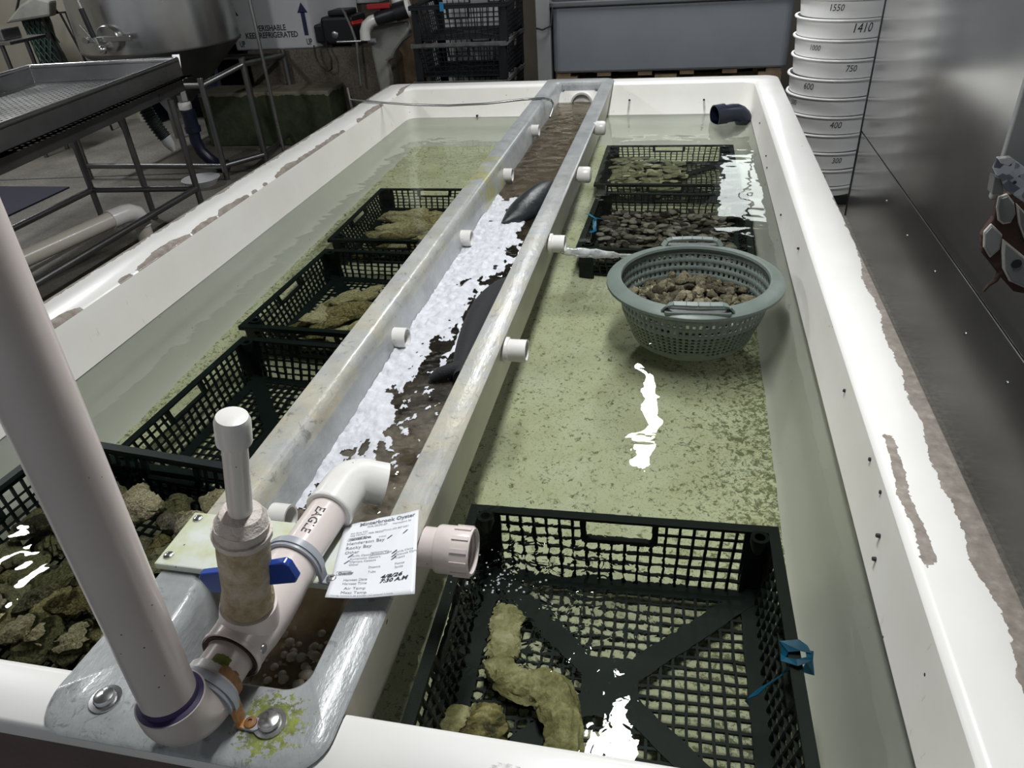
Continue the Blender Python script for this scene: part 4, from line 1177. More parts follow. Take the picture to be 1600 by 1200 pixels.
# base elbow: riser down into the horizontal run
eb = MB()
cen = Vector((MX, MY, RZ)) + U * 0.040 + Vector((0, 0, 0.040))
path = [Vector((MX, MY, RZ + 0.052)), Vector((MX, MY, RZ + 0.044))] + arc(cen, -U, (0, 0, -1), 0, PI / 2, 0.040, 12) + [run(MY) + U * 0.044, run(MY) + U * 0.054]
eb.tube(path, FR, 40, caps=True)
elb = eb.build('base_elbow', M['pvc_pink'], asm, smooth=40)
b = MB(); b.lathe([(PR + 0.0005, 0), (FR - 0.0015, 0.0), (FR - 0.002, 0.003), (PR + 0.0012, 0.0045), (PR + 0.0008, 0.012), (PR, 0.012)], 40, Mat((MX, MY, RZ + 0.050)))
b.build('primer_ring', M['purple'], elb, smooth=40)
b = MB(); b.tube([run(0.46), run(0.82)], PR, 40, caps=False); pipe_h = b.build('run_pipe', M['pvc_pink'], asm, smooth=40)
b = MB(); b.lathe([(PR, 0), (FR - 0.003, 0), (FR - 0.003, 0.018), (PR, 0.018)], 40, Mat(run(0.468), U)); b.build('collar', M['pvc'], asm, smooth=40)
# tee body
tb = MB()
tb.tube([run(0.518), run(0.522), run(0.545), run(0.562), run(0.60), run(0.63), run(0.655), run(0.678), run(0.682)],
        [FR, FR + 0.001, FR + 0.001, FR + 0.0035, FR + 0.004, FR + 0.002, FR - 0.001, FR - 0.001, FR - 0.002], 40)
VB = run(0.566); VD = Vector((0.215, -0.005, 0.977)).normalized()
tb.tube([VB, VB + VD * 0.030, VB + VD * 0.050], [FR + 0.002, FR - 0.001, FR - 0.003], 40)
tee = tb.build('tee', M['pvc_pink'], asm, smooth=45)
b = MB(); b.lathe([(FR + 0.0012, 0), (FR + 0.0022, 0.001), (FR + 0.0022, 0.006), (FR + 0.001, 0.007)], 40, Mat(run(0.517), U)); b.build('tee_lip', M['pvc_pink'], tee, smooth=40)
b = MB(); b.lathe([(PR + 0.001, 0), (FR - 0.001, -0.002), (FR - 0.001, 0.002)], 40, Mat(run(0.5168), U)); b.build('dirt_ring', M['rust_dark'], tee, smooth=40)
b = MB(); b.lathe([(0.0, 0.0), (0.006, 0.0), (0.007, -0.002), (0.007, -0.006)], 16, Mat(run(0.532) + Vector((0.0415, 0, 0.004)) + U * 0.0, (1, -0.05, 0.02))); b.build('side_screw', M['screw'], tee, smooth=40)
# outlet elbow
OD = Vector((0.86, 0.28, -0.42)).normalized()
p0 = run(0.795); p1 = run(0.850)
path = [p0, run(0.80), p1]
for k in range(1, 8):
    t_ = k / 7; q0, q1, q2 = p1, p1 + U * 0.030, p1 + U * 0.030 + OD * 0.034
    path.append(q0 * (1 - t_) ** 2 + q1 * 2 * t_ * (1 - t_) + q2 * t_ ** 2)
path.append(path[-1] + OD * 0.022)
b = MB(); b.tube(path, [FR - 0.001] * (len(path) - 2) + [FR - 0.002, FR - 0.001], 36, caps=True); oe = b.build('outlet_elbow', M['pvc'], asm, smooth=45)
b = MB(); b.lathe([(PR, -0.001), (FR - 0.001, -0.0012), (FR + 0.0006, 0.001), (FR + 0.0006, 0.005), (FR - 0.001, 0.006)], 40, Mat(p0, U)); b.build('elbow_lip', M['pvc'], oe, smooth=40)
# printed name on the run pipe, reading along it on its upper side
def on_pipe(x, y):
    s = 0.746 + (-x)
    c = run(s); X = U.cross(Vector((0, 0, 1))).normalized()   # to the right of the run
    a = math.radians(80) - y / PR
    return c + (X * cos(a) + Vector((0, 0, 1)) * sin(a)) * (PR + 0.0004)
text_on('printed_name', 'EAGLE', 0.0195, on_pipe, M['print_black'], pipe_h, bold=0.0003)

# ball valve with its capped stem
bv = empty('ball_valve', 'crusted ball valve with blue handle and capped stem pipe standing on the tee', 'valve', tuple(VB))
def vp(s): return VD * s
def crust_tube(path, rads, n, seed, amp):
    b = MB(); b.tube(path, rads, n)
    b.v = [tuple(Vector(p) * 1.0) for p in b.v]
    out = []
    for p in b.v:
        p = Vector(p); ax = VD * p.dot(VD); r = p - ax
        k = 1 + amp * mnoise.noise(p * 60 + Vector((seed, 0, 0))) + amp * 0.5 * mnoise.noise(p * 190)
        out.append(tuple(ax + r * k))
    b.v = out; return b
ss = [0.048, 0.056, 0.060, 0.070, 0.078, 0.092, 0.11, 0.13, 0.15, 0.165, 0.180, 0.195, 0.206, 0.212]
rs = [0.030, 0.0335, 0.034, 0.033, 0.031, 0.031, 0.0315, 0.032, 0.032, 0.032, 0.0315, 0.030, 0.027, 0.022]
crust_tube([vp(s) for s in ss], rs, 48, 1, 0.035).build('valve_body', M['crust'], bv, smooth=60)
crust_tube([vp(s) for s in (0.178, 0.181, 0.189, 0.1895, 0.204, 0.2045, 0.219, 0.222)], [0.032, 0.0352, 0.0355, 0.032, 0.0325, 0.0315, 0.0245, 0.017], 20, 2, 0.045).build('union_nut', M['crust_pale'], bv, smooth=35)
b = MB(); b.tube([vp(0.216), vp(0.362)], 0.0143, 28); b.build('stem_pipe', M['pvc_stained'], bv, smooth=40)
b = MB(); b.tube([vp(0.328), vp(0.330), vp(0.358), vp(0.365), vp(0.367)], [0.0175, 0.0195, 0.0195, 0.017, 0.010], 28); b.build('stem_cap', M['pvc'], bv, smooth=40)
HX = Vector((0.94, 0.0, 0.30)).normalized(); HY = Vector((0, 1, 0.0)); HY = (HY - HX * HY.dot(HX)).normalized(); HZ = HX.cross(HY)
Mh = Matrix((HX, HY, HZ)).transposed().to_4x4(); Mh.translation = Vector((0.021, 0.006, 0.096))
for s in (-1, 1):
    b = MB(); xs = [(0.020 * s, -0.015), (0.030 * s, -0.017), (0.066 * s, -0.0185), (0.072 * s, -0.013), (0.073 * s, 0.011), (0.068 * s, 0.017), (0.030 * s, 0.016), (0.020 * s, 0.014)]
    Mp = Mh @ Matrix(((1, 0, 0, 0), (0, 0, -1, 0), (0, 1, 0, 0), (0, 0, 0, 1)))
    b.prism(xs if s > 0 else xs[::-1], -0.006, 0.006, Mp); b.build('handle_wing', M['blue_handle'], bv, bevel=0.002)
b = MB(); b.tube([Mh @ Vector((-0.025, 0, 0)), Mh @ Vector((0.025, 0, 0))], 0.010, 16); b.build('handle_hub', M['blue_handle'], bv, smooth=40)

# pipe straps
def strap(label, y, foot_s, rusty):
    c = run(y); X = Vector((U.y, -U.x, 0))
    zb = 0.0258 if not rusty else 0.0125
    e = empty('pipe_strap', label, 'strap', (0, 0, 0), 0, 'grey pipe straps')
    b = MB()
    ri, ro = FR - 0.0005, FR + 0.005
    for w, dr in ((0.018, 0.0), (0.008, 0.0022)):
        A = [(c + (X * cos(a) + Vector((0, 0, 1)) * sin(a)) * 0) for a in (0,)]
        pts = []
        for k in range(25):
            a = -0.10 * PI + 1.2 * PI * k / 24
            n = X * cos(a) + Vector((0, 0, 1)) * sin(a)
            for rr_, ss_ in ((ri, -w / 2), (ro + dr, -w / 2), (ro + dr, w / 2), (ri, w / 2)):
                pts.append(c + n * rr_ + U * ss_)
        fs = [(0, 1, 2, 3), (99, 98, 97, 96)]
        for k in range(24):
            q = k * 4; fs += [(q + j, q + 4 + j, q + 4 + (j + 1) % 4, q + (j + 1) % 4) for j in range(4)]
        b.add(pts, fs)
    b.build('band', M['clamp_grey'], e, smooth=40)
    for s in (1, -1):
        b = MB(); f0 = c + X * s * (FR - 0.002); f0.z = zb
        base = c + X * s * (FR + 0.016); base.z = zb
        b.prism(rrect(-0.020, 0.014, -0.009, 0.009, 0.008), 0, 0.005, Matrix.Translation(base) @ Matrix.Rotation(math.atan2(X.y * s, X.x * s), 4, 'Z'))
        leg = c + X * s * (FR + 0.002); 
        b.bar((leg.x, leg.y, zb), (leg.x, leg.y, RZ - 0.006), 0.006, 0.017, tuple(U))
        ft = b.build('foot', M['clamp_rust'] if rusty and s == 1 else M['clamp_grey'], e, bevel=0.0015)
        o = link_mesh('screw', scr_me, ft, tuple(base + Vector((0, 0, 0.005))))
        if rusty and s == 1: o.data = scr_rust
    return e
scr_rust = scr.mesh('screw', M['rusty'], 40)
def stain(name, mat, y0, y1, a0, a1, parent, seed):
    X = Vector((U.y, -U.x, 0)); b = MB(); n1, n2 = 26, 30
    for i in range(n1):
        for j in range(n2):
            y = y0 + (y1 - y0) * (i + 0.5) / n1; a = a0 + (a1 - a0) * (j + 0.5) / n2
            e_ = min(i, n1 - 1 - i) / n1 * 2 + min(j, n2 - 1 - j) / n2 * 1.2
            if e_ + 0.9 * mnoise.noise(Vector((i * 0.22, j * 0.22, seed))) < 0.28: continue
            q = []
            for di, dj in ((0, 0), (1, 0), (1, 1), (0, 1)):
                yy = y0 + (y1 - y0) * (i + di) / n1; aa = a0 + (a1 - a0) * (j + dj) / n2
                q.append(run(yy) + (X * cos(aa) + Vector((0, 0, 1)) * sin(aa)) * (FR - 0.0022 if yy < 0.4865 else PR + 0.0008))
            b.add(q, [(0, 1, 2, 3)])
    o = b.build(name, mat, parent); o['kind'] = 'stuff'; return o
stain('rust_stain', M['rusty'], 0.468, 0.492, -0.4, 1.0, asm, 1.0)
stain('moss_patch', simple('bright_moss', (0.16, 0.20, 0.03), 0.8, 0, 0.5, 50, 0.8, 120), 0.484, 0.500, 0.8, 1.5, asm, 6.0)
strap('clean grey plastic strap holding the pipe to the white plate', 0.686, 1, False)
st2 = strap('rust-stained grey plastic strap beside the base elbow on the trough flange', 0.460, 1, True)

# ------------------------------------------------------------------ harvest tag
tg = empty('harvest_tag', 'wet white printed paper tag with handwriting lying over the trough edge', 'paper', (0, 0, 0))
TL_, TR_, BR_, BL_ = Vector((-0.490, 0.792, 0)), Vector((-0.380, 0.842, 0)), Vector((-0.330, 0.668, 0)), Vector((-0.456, 0.641, 0))
def tagp(u, v, off=0.0):
    p = (TL_ * (1 - u) + TR_ * u) * (1 - v) + (BL_ * (1 - u) + BR_ * u) * v
    z = 0.0268 + 0.006 * (u ** 2) + 0.006 * v * (1 - v) + 0.004 * sin(u * 5 + v * 3) * 0.5 + (0.010 * max(0, v - 0.75) / 0.25 * (1 - u))
    return Vector((p.x, p.y, z + 0.004 + off))
b = MB(); n = 18
for j in range(n + 1):
    for i in range(n + 1):
        u, v = i / n, j / n
        if j == 0 and 0.25 < u < 0.42: v = 0.012
        b.v.append(tagp(u, v))
for j in range(n):
    for i in range(n):
        a = j * (n + 1) + i; b.f.append((a, a + n + 1, a + n + 2, a + 1)); b.m.append(0)
o = b.build('paper_sheet', M['paper'], tg, smooth=True); sdm = o.modifiers.new('s', 'SOLIDIFY'); sdm.thickness = 0.0006
TW, TH = 0.130, 0.180
def tagtext(txt, u, v, size, mat='ink', shear=0.0, sx=1.0, bold=0.0, left=True):
    vs, fs = text_bm(txt, size, shear, bold)
    if not vs: return
    mn = min(p[0] for p in vs)
    mb = MB(); mb.add([tagp(u + ((x - mn) if left else x) * sx / TW, v - y / TH, 0.0007) for x, y, _ in vs], fs)
    mb.build('handwriting' if mat == 'pen' else 'printed_text', M[mat], tg)
def tagrect(u0, u1, v0, v1, mat='ink', fill=False):
    mb = MB(); w = 0.004
    for a0, a1, c0, c1 in ([(u0, u1, v0, v1)] if fill else [(u0, u1, v0, v0 + w), (u0, u1, v1 - w, v1), (u0, u0 + w, v0, v1), (u1 - w, u1, v0, v1)]):
        q = len(mb.v); mb.v += [tagp(a0, c0, 0.0007), tagp(a1, c0, 0.0007), tagp(a1, c1, 0.0007), tagp(a0, c1, 0.0007)]; mb.f.append((q + 3, q + 2, q + 1, q)); mb.m.append(0)
    mb.build('printed_box', M[mat], tg)
tagtext('Minterbrook Oyster', 0.22, 0.055, 0.0115, 'ink', bold=0.0003)
tagtext('WA-0070-SP', 0.32, 0.105, 0.0065); tagtext('Harvested by', 0.66, 0.115, 0.0060)
tagtext('PO Box 432', 0.12, 0.165, 0.0058); tagtext('Gig Harbor, WA 98335', 0.12, 0.195, 0.0058); tagtext('Phone 253 857 5251', 0.55, 0.185, 0.0052)
tagrect(0.10, 0.34, 0.228, 0.262); tagtext('Harvest Area', 0.12, 0.246, 0.0066, 'ink', bold=0.0003); tagtext('Initial', 0.50, 0.262, 0.0055)
tagtext('Henderson Bay', 0.10, 0.305, 0.0100); tagtext('Rocky Bay', 0.10, 0.365, 0.0100); tagtext('Other', 0.10, 0.425, 0.0092)
tagrect(0.42, 0.64, 0.452, 0.488); tagtext('Product Type', 0.44, 0.470, 0.0058)
for k, w in enumerate(('Pacific Oysters', 'Kumamoto Oysters', 'Olympia Oysters', 'Other')): tagtext(w, 0.18, 0.475 + 0.036 * k, 0.0060)
for k, w in enumerate(('Manila Clams', 'Littleneck Clams', 'Mussels')): tagtext(w, 0.72, 0.49 + 0.036 * k, 0.0058)
tagrect(0.05, 0.22, 0.655, 0.70); tagtext('Quantity', 0.07, 0.678, 0.0064, 'ink', bold=0.0003)
for w, u, v in (('Dozens', 0.42, 0.63), ('Tubs', 0.42, 0.685), ('Pieces', 0.74, 0.635), ('Sacks', 0.74, 0.675)): tagtext(w, u, v, 0.0062)
tagtext('Harvest Date', 0.15, 0.765, 0.0078, sx=0.85); tagtext('Harvest Time', 0.15, 0.815, 0.0078, sx=0.85); tagtext('Air Temp', 0.18, 0.88, 0.0082); tagtext('Meat Temp', 0.16, 0.935, 0.0082)
tagtext('This tag required to be attached until container is empty', 0.05, 0.975, 0.0040)
tagtext('4/8/26', 0.58, 0.765, 0.0105, 'pen', 0.3, 1.25, 0.0003); tagtext('7:30 A.M', 0.58, 0.818, 0.0105, 'pen', 0.3, 1.1, 0.0003)
for u, v in ((0.60, 0.285), (0.80, 0.255), (0.14, 0.47), (0.11, 0.545), (0.68, 0.485), (0.68, 0.525), (0.68, 0.56)): tagtext('/', u, v, 0.0085, 'pen', 0.5, 1.4, 0.0004)

# ------------------------------------------------------------------ hooked rod across the tank
b = MB(); b.tube([(-1.80, 4.02, 0.012), (-1.57, 3.94, 0.008), (-1.40, 3.885, 0.008), (-1.176, 3.83, 0.012), (-0.972, 3.83, 0.018), (-0.80, 3.90, 0.020), (-0.694, 3.93, 0.018), (-0.650, 3.90, 0.014), (-0.630, 3.85, 0.004), (-0.628, 3.80, -0.012), (-0.634, 3.75, -0.035)], 0.0055, 10)
hk = empty('hooked_rod', 'thin grey metal rod with a hooked end laid across the far left rim', 'rod', (0, 0, 0))
b.build('rod', M['steel'], hk, smooth=60)
b = MB(); b.tube([(-1.805, 4.02, 0.075), (-1.802, 4.02, 0.012), (-1.795, 4.02, -0.05)], 0.006, 10); b.build('cross_end', M['steel'], hk, smooth=60)

# black elbow at the far right waterline
be_ = empty('overflow_elbow', 'black plastic pipe elbow rising from the water at the far right corner', 'pipe', (0, 0, 0))
D0 = Vector((-0.90, -0.42, -0.05)).normalized()
c0 = Vector((0.262, 4.135, -0.118))
pth = [c0 + D0 * 0.075, c0 + D0 * 0.0] + [c0 + D0 * (-0.075) * sin(a) + Vector((0, 0, -0.075)) * (1 - cos(a)) for a in (0.3, 0.6, 0.9, 1.2, 1.5)]
pth.append(pth[-1] + Vector((0, 0, -0.05)))
b = MB(); b.tube(pth, 0.047, 28, caps=False); o = b.build('elbow_body', M['navy_pl'], be_, smooth=50); RECV.append(o)
b = MB(); b.lathe([(0.047, -0.001), (0.056, 0.0), (0.056, 0.052), (0.050, 0.052), (0.049, 0.0)], 32, Mat(c0 + D0 * 0.045, D0)); b.build('socket', M['navy_pl'], be_, smooth=40)
# ------------------------------------------------------------------ stack of white sieves
SVX, SVY, SVR = 0.825, 4.605, 0.243
tops = [0.468, 0.372, 0.276, 0.181, 0.086, -0.010, -0.105, -0.200, -0.296, -0.392, -0.488, -0.584]
marks = [None, '1550', '1410', '1000', '750', '600', '500', '400', '350', '300', '250', None]
ang = [0, -0.22, 0.40, -0.55, 0.28, -0.55, -0.95, 0.16, -0.60, 0.33, 0.02, 0]
msz = [0, 0.030, 0.042, 0.026, 0.030, 0.032, 0.026, 0.032, 0.026, 0.028, 0.026, 0]
front = math.atan2(-SVY, -SVX)
for k, zt in enumerate(tops):
    nx = tops[k + 1] if k + 1 < len(tops) else -0.640
    h = zt - nx
    lab = ('white plastic sieve ring marked ' + marks[k] + ' in the tall stack by the steel wall') if marks[k] else \
        ('blank white plastic sieve ring at the very top of the stack' if k == 0 else 'blank white plastic sieve ring at the bottom of the stack')
    e = empty('sieve', lab, 'sieve', (SVX + 0.004 * sin(k * 2.1), SVY, zt - h + 0.001), 0, 'stacked white sieves')
    b = MB(); b.lathe([(SVR - 0.016, -0.0), (SVR - 0.012, 0.0), (SVR - 0.006, h * 0.6), (SVR - 0.004, h - 0.012), (SVR - 0.008, h - 0.012), (SVR - 0.016, 0.002)], 72, closed=True)
    b.build('wall', M['white_pl'], e, smooth=40)
    b = MB(); b.lathe([(SVR - 0.006, h - 0.014), (SVR + 0.007, h - 0.012), (SVR + 0.009, h - 0.007), (SVR + 0.007, h - 0.002), (SVR - 0.004, h - 0.002), (SVR - 0.006, h - 0.006)], 72, closed=True)
    b.build('lip', M['white_pl'], e, smooth=40)
    b = MB(); b.lathe([(0.001, 0.003), (SVR - 0.015, 0.003), (SVR - 0.015, 0.0045), (0.001, 0.0045)], 48); b.build('screen', M['clamp_grey'], e, smooth=40)
    if marks[k]:
        def wrap(x, y, a0=ang[k]):
            a = front + a0 + x / SVR
            zz = h * 0.52 + y
            r = SVR - 0.0055 + 0.004 * (zz / h - 0.8) + 0.0022
            return (r * cos(a), r * sin(a), zz)
        text_on('handwritten_number', marks[k], msz[k] * 1.5, wrap, M['pen'] if marks[k] != '250' else M['ink'], e, 0.15, 0.0, 0.85)
b = MB(); b.prism(rrect(-0.20, 0.20, -0.20, 0.20, 0.05), FLOOR, -0.6405, Matrix.Translation((SVX, SVY, 0)))
o = b.build('stack_base', M['black_pl'], None, bevel=0.006)
tag(o, 'low black plastic base under the stack of white sieves', 'base')

# ------------------------------------------------------------------ rusted bracket on the steel wall
br = empty('rusted_bracket', 'rusty bracket with peeling grey paint jutting from the steel wall', 'bracket', (0, 0, 0))
XZ = Matrix(((1, 0, 0, 0), (0, 0, 1, 0), (0, 1, 0, 0), (0, 0, 0, 1)))   # poly (x,z) extruded along y
def plate(name, poly, y0, y1, mat, bev=0.003):
    b = MB(); b.prism(poly[::-1], y0, y1, XZ); return b.build(name, mat, br, bevel=bev)
plate('upright_plate', [(0.663, 0.26), (0.932, 0.20), (0.932, 1.4), (0.663, 1.4)], 1.718, 1.735, M['post'])
plate('rusty_plate', [(0.669, 0.276), (0.700, 0.283), (0.775, 0.242), (0.93, 0.10), (0.93, 0.0), (0.862, 0.035), (0.758, 0.055), (0.730, 0.082), (0.712, 0.101), (0.668, 0.148), (0.659, 0.187), (0.673, 0.227)], 1.697, 1.716, M['rust_dark'])
leaves = ([(0.667, 0.275), (0.682, 0.282), (0.701, 0.262), (0.710, 0.238), (0.706, 0.217), (0.692, 0.214), (0.680, 0.223), (0.669, 0.252)],
          [(0.659, 0.197), (0.669, 0.216), (0.697, 0.192), (0.701, 0.158), (0.687, 0.137), (0.667, 0.162)],
          [(0.705, 0.154), (0.699, 0.183), (0.751, 0.144), (0.818, 0.085), (0.830, 0.047), (0.773, 0.068), (0.739, 0.083), (0.718, 0.113)],
          [(0.704, 0.262), (0.723, 0.245), (0.792, 0.175), (0.809, 0.116), (0.751, 0.167), (0.721, 0.217)])
for k, lf in enumerate(leaves):
    cx_ = sum(p[0] for p in lf) / len(lf); cz_ = sum(p[1] for p in lf) / len(lf)
    w_ = plate('primer_flake', [(cx_ + (x - cx_) * 1.0, cz_ + (z - cz_) * 1.0) for x, z in lf], 1.692 - 0.001 * k, 1.6975, M['flake_white'], 0.002)
    b = MB(); b.prism([(cx_ + (x - cx_) * 0.84, cz_ + (z - cz_) * 0.84) for x, z in lf][::-1], 1.6895 - 0.001 * k, 1.6935, XZ); b.build('paint_flake', M['post'], w_, bevel=0.001)
b = MB(); b.lathe([(0.0, 0.002), (0.010, 0.002), (0.0105, 0.0)], 20, Mat((0.740, 1.6865, 0.127), (0, -1, 0))); b.build('bolt_hole', M['black_pl'], br)
plate('galvanised_angle', [(0.629, 0.369), (0.651, 0.371), (0.741, 0.310), (0.90, 0.20), (0.90, 0.13), (0.763, 0.236), (0.661, 0.303), (0.648, 0.323), (0.636, 0.334), (0.627, 0.347)], 1.655, 1.662, M['galv'], 0.001)
b = MB(); b.box(0.86, 0.932, 1.656, 1.718, 0.15, 0.21); b.build('weld_block', M['rust_dark'], br)
plate('bent_tip', [(0.626, 0.370), (0.649, 0.373), (0.658, 0.366), (0.648, 0.356), (0.633, 0.361)], 1.640, 1.656, M['screw'], 0.001)
for x_, z_ in ((0.655, 0.355), (0.674, 0.318)):
    b = MB(); b.lathe([(0, 0.001), (0.0035, 0.001), (0.0035, -0.001)], 12, Mat((x_, 1.655, z_), (0, -1, 0))); b.build('bolt_hole', M['black_pl'], br)
plate('rubber_pad', [(0.638, 0.326), (0.654, 0.320), (0.664, 0.289), (0.642, 0.290)], 1.664, 1.695, M['steel_pipe'], 0.001)
b = MB(); b.tube([(0.722, 1.705, 0.105), (0.715, 1.70, 0.080), (0.705, 1.70, 0.069), (0.698, 1.70, 0.053)], [0.008, 0.0055, 0.004, 0.003], 10); b.build('rusted_tab', M['rust_dark'], br, smooth=50)
# ------------------------------------------------------------------ perforated steel tray table
tt_ = empty('tray_table', 'stainless steel table with a deep perforated tray on tubular legs', 'table', (0, 0, FLOOR))
ROT = Matrix.Rotation(math.radians(6.2), 3, 'Z')
TC = Vector((-3.02, 4.35, 0))                   # far right top corner of the tray
def trp(x, y, z):                                # x: 0 at right edge to -1.0, y: 0 at the far edge, negative towards the viewer
    p = ROT @ Vector((x, y, 0)); return Vector((TC.x + p.x, TC.y + p.y, z - FLOOR))
def rel(x, y, z): return Vector((x, y, z - FLOOR))
TLN, TWD = -3.0, -1.0
def tray_box(b, x0, x1, y0, y1, z0, z1):
    vs = [trp(x, y, z) for z in (z0, z1) for x, y in ((x0, y0), (x1, y0), (x1, y1), (x0, y1))]
    b.add(vs, [(3, 2, 1, 0), (4, 5, 6, 7), (0, 1, 5, 4), (1, 2, 6, 5), (2, 3, 7, 6), (3, 0, 4, 7)])
zb, zt = 0.105, 0.200
b = MB()
tray_box(b, -0.012, 0.0, TLN, 0, zb - 0.01, zt); tray_box(b, TWD, TWD + 0.012, TLN, 0, zb, zt); tray_box(b, TWD, 0, -0.012, 0, zb, zt)
b.build('tray_wall', M['steel'], tt_, bevel=0.003)
b = MB(); b.tube([trp(-0.004, TLN, zt), trp(-0.004, -0.02, zt), trp(-0.012, -0.006, zt), trp(-0.03, -0.004, zt), trp(TWD + 0.03, -0.004, zt), trp(TWD + 0.012, -0.008, zt), trp(TWD + 0.004, -0.03, zt), trp(TWD + 0.004, TLN, zt)], 0.014, 12)
b.build('rolled_rim', M['steel'], tt_, smooth=50)
# perforated bottom: strips with real holes where they can be told apart
b = MB()
hp = 0.040; hs = 0.015
nx, ny = 26, 40
x0, y0 = TWD + 0.03, -0.06
cells = [(TWD + 0.012, x0)] 
xs = [TWD + 0.012, x0]; 
for i in range(nx):
    xs += [x0 + i * hp + (hp - hs), x0 + (i + 1) * hp]
xs.append(-0.012)
ys = [-0.012, y0]
for j in range(ny):
    ys += [y0 - j * hp - (hp - hs), y0 - (j + 1) * hp]
ys.append(TLN)
vid = {}
def gv(i, j):
    if (i, j) not in vid:
        vid[(i, j)] = len(b.v); b.v.append(tuple(trp(xs[i], ys[j], zb)))
    return vid[(i, j)]
for i in range(len(xs) - 1):
    for j in range(len(ys) - 1):
        if i >= 2 and i % 2 == 0 and j >= 2 and j % 2 == 0 and i < len(xs) - 2 and j < len(ys) - 2: continue
        b.f.append((gv(i, j), gv(i, j + 1), gv(i + 1, j + 1), gv(i + 1, j))); b.m.append(0)
b.build('perforated_bottom', M['steel'], tt_)
# skirt below, drain catch pan in bright steel, its colour standing in for dimple glints
b = MB(); tray_box(b, -0.028, -0.010, TLN, -0.01, 0.020, zb - 0.01); tray_box(b, TWD, -0.01, -0.03, -0.012, 0.020, zb - 0.01); tray_box(b, TWD, TWD + 0.018, TLN, -0.01, 0.02, zb - 0.01)
b.build('skirt', M['steel_pipe'], tt_)
b = MB()
vs = [trp(-0.03, TLN, 0.02), trp(-0.03, -0.03, 0.02), trp(TWD + 0.02, -0.03, 0.02), trp(TWD + 0.02, TLN, 0.02), trp(-0.35, TLN, -0.04), trp(-0.35, -0.4, -0.04), trp(-0.65, -0.4, -0.04), trp(-0.65, TLN, -0.04)]
b.add(vs, [(0, 1, 5, 4), (1, 2, 6, 5), (2, 3, 7, 6), (4, 5, 6, 7)]); b.build('drain_pan', M['screw'], tt_)
TR = 0.019
legs = ((-2.93, 4.03), (-3.29, 4.02), (-3.66, 3.99), (-2.93, 1.75), (-3.66, 1.75))
for x, y in legs:
    b = MB(); b.tube([rel(x, y, FLOOR + 0.003), rel(x, y, 0.03)], TR, 14); b.build('leg', M['steel_pipe'], tt_, smooth=50)
b = MB(); b.prism([(0, 0), (0.0, 0.14), (-0.025, 0.16), (-0.10, 0.16)], -0.004, 0.004, Matrix.Translation(rel(-2.93, 4.03, -0.10)) @ Matrix(((1, 0, 0, 0), (0, 0, 1, 0), (0, 1, 0, 0), (0, 0, 0, 1)))); b.build('gusset', M['steel'], tt_)
for p, q in (((-2.93, 4.03, -0.50), (-2.93, 1.75, -0.50)), ((-3.66, 3.99, -0.50), (-3.66, 1.75, -0.50)), ((-3.66, 3.99, -0.50), (-2.93, 4.03, -0.50))):
    b = MB(); b.tube([rel(*p), rel(*q)], TR, 14); b.build('rail', M['steel_pipe'], tt_, smooth=50)
# corner drip on the tray: bright weld seam
b = MB(); b.bar(trp(TWD + 0.016, -0.016, zb), trp(TWD + 0.016, -0.016, zt), 0.014, 0.006); b.build('corner_seam', M['screw'], tt_)
# corrugated drain hose hanging under the tray
hz = empty('drain_hose', 'dark corrugated hose with a white tip hanging under the tray table', 'hose', (0, 0, 0))
b = MB(); pth = []; rad = []
for k in range(57):
    t_ = k / 56
    pth.append((-3.24 + 0.055 * t_ * t_, 4.18 + 0.04 * t_, 0.005 - 0.24 * t_)); rad.append(0.044 if k % 4 in (0, 1) else 0.036)
b.tube(pth, rad, 18); b.build('corrugated_tube', M['hose'], hz, smooth=50)
b = MB(); b.tube([(-3.186, 4.22, -0.232), (-3.172, 4.225, -0.28), (-3.160, 4.23, -0.325)], [0.036, 0.033, 0.012], 10); b.build('white_tip', M['box_white'], hz, smooth=40)
# beige PVC drain running under the table
dp = empty('drain_pipe', 'beige PVC drain pipe with white elbow running under the tray table', 'pipe', (0, 0, 0))
b = MB(); b.tube([(-3.33, 1.75, -0.46), (-3.03, 3.46, -0.46)], 0.044, 24); b.build('pipe', M['pvc_beige'], dp, smooth=50)
b = MB(); b.tube([(-3.05, 3.37, -0.46), (-3.028, 3.46, -0.46), (-3.018, 3.50, -0.466), (-3.010, 3.535, -0.485), (-3.008, 3.55, -0.52), (-3.008, 3.55, -0.56)], 0.051, 24); b.build('elbow', M['pvc'], dp, smooth=50)
b = MB(); b.tube([(-3.008, 3.55, -0.55), (-3.008, 3.55, FLOOR + 0.001)], 0.044, 24); b.build('down_pipe', M['pvc_beige'], dp, smooth=50)
b = MB(); b.box(-5.2, -4.42, 3.55, 4.62, FLOOR, FLOOR + 0.012); o = b.build('rubber_mat', M['mat_blue'], None, rot=(0, 0, 0), bevel=0.004)
tag(o, 'dark blue rubber mat lying on the floor under the tray table', 'mat')
b = MB(); b.lathe([(0.0, 0.0), (0.09, 0.0), (0.13, 0.05), (0.135, 0.05), (0.095, -0.002)], 24, Matrix.Translation((-3.36, 4.70, FLOOR + 0.003))); o = b.build('dish', M['box_white'], None, smooth=40)
tag(o, 'small white plastic dish on the floor behind the table legs', 'dish')

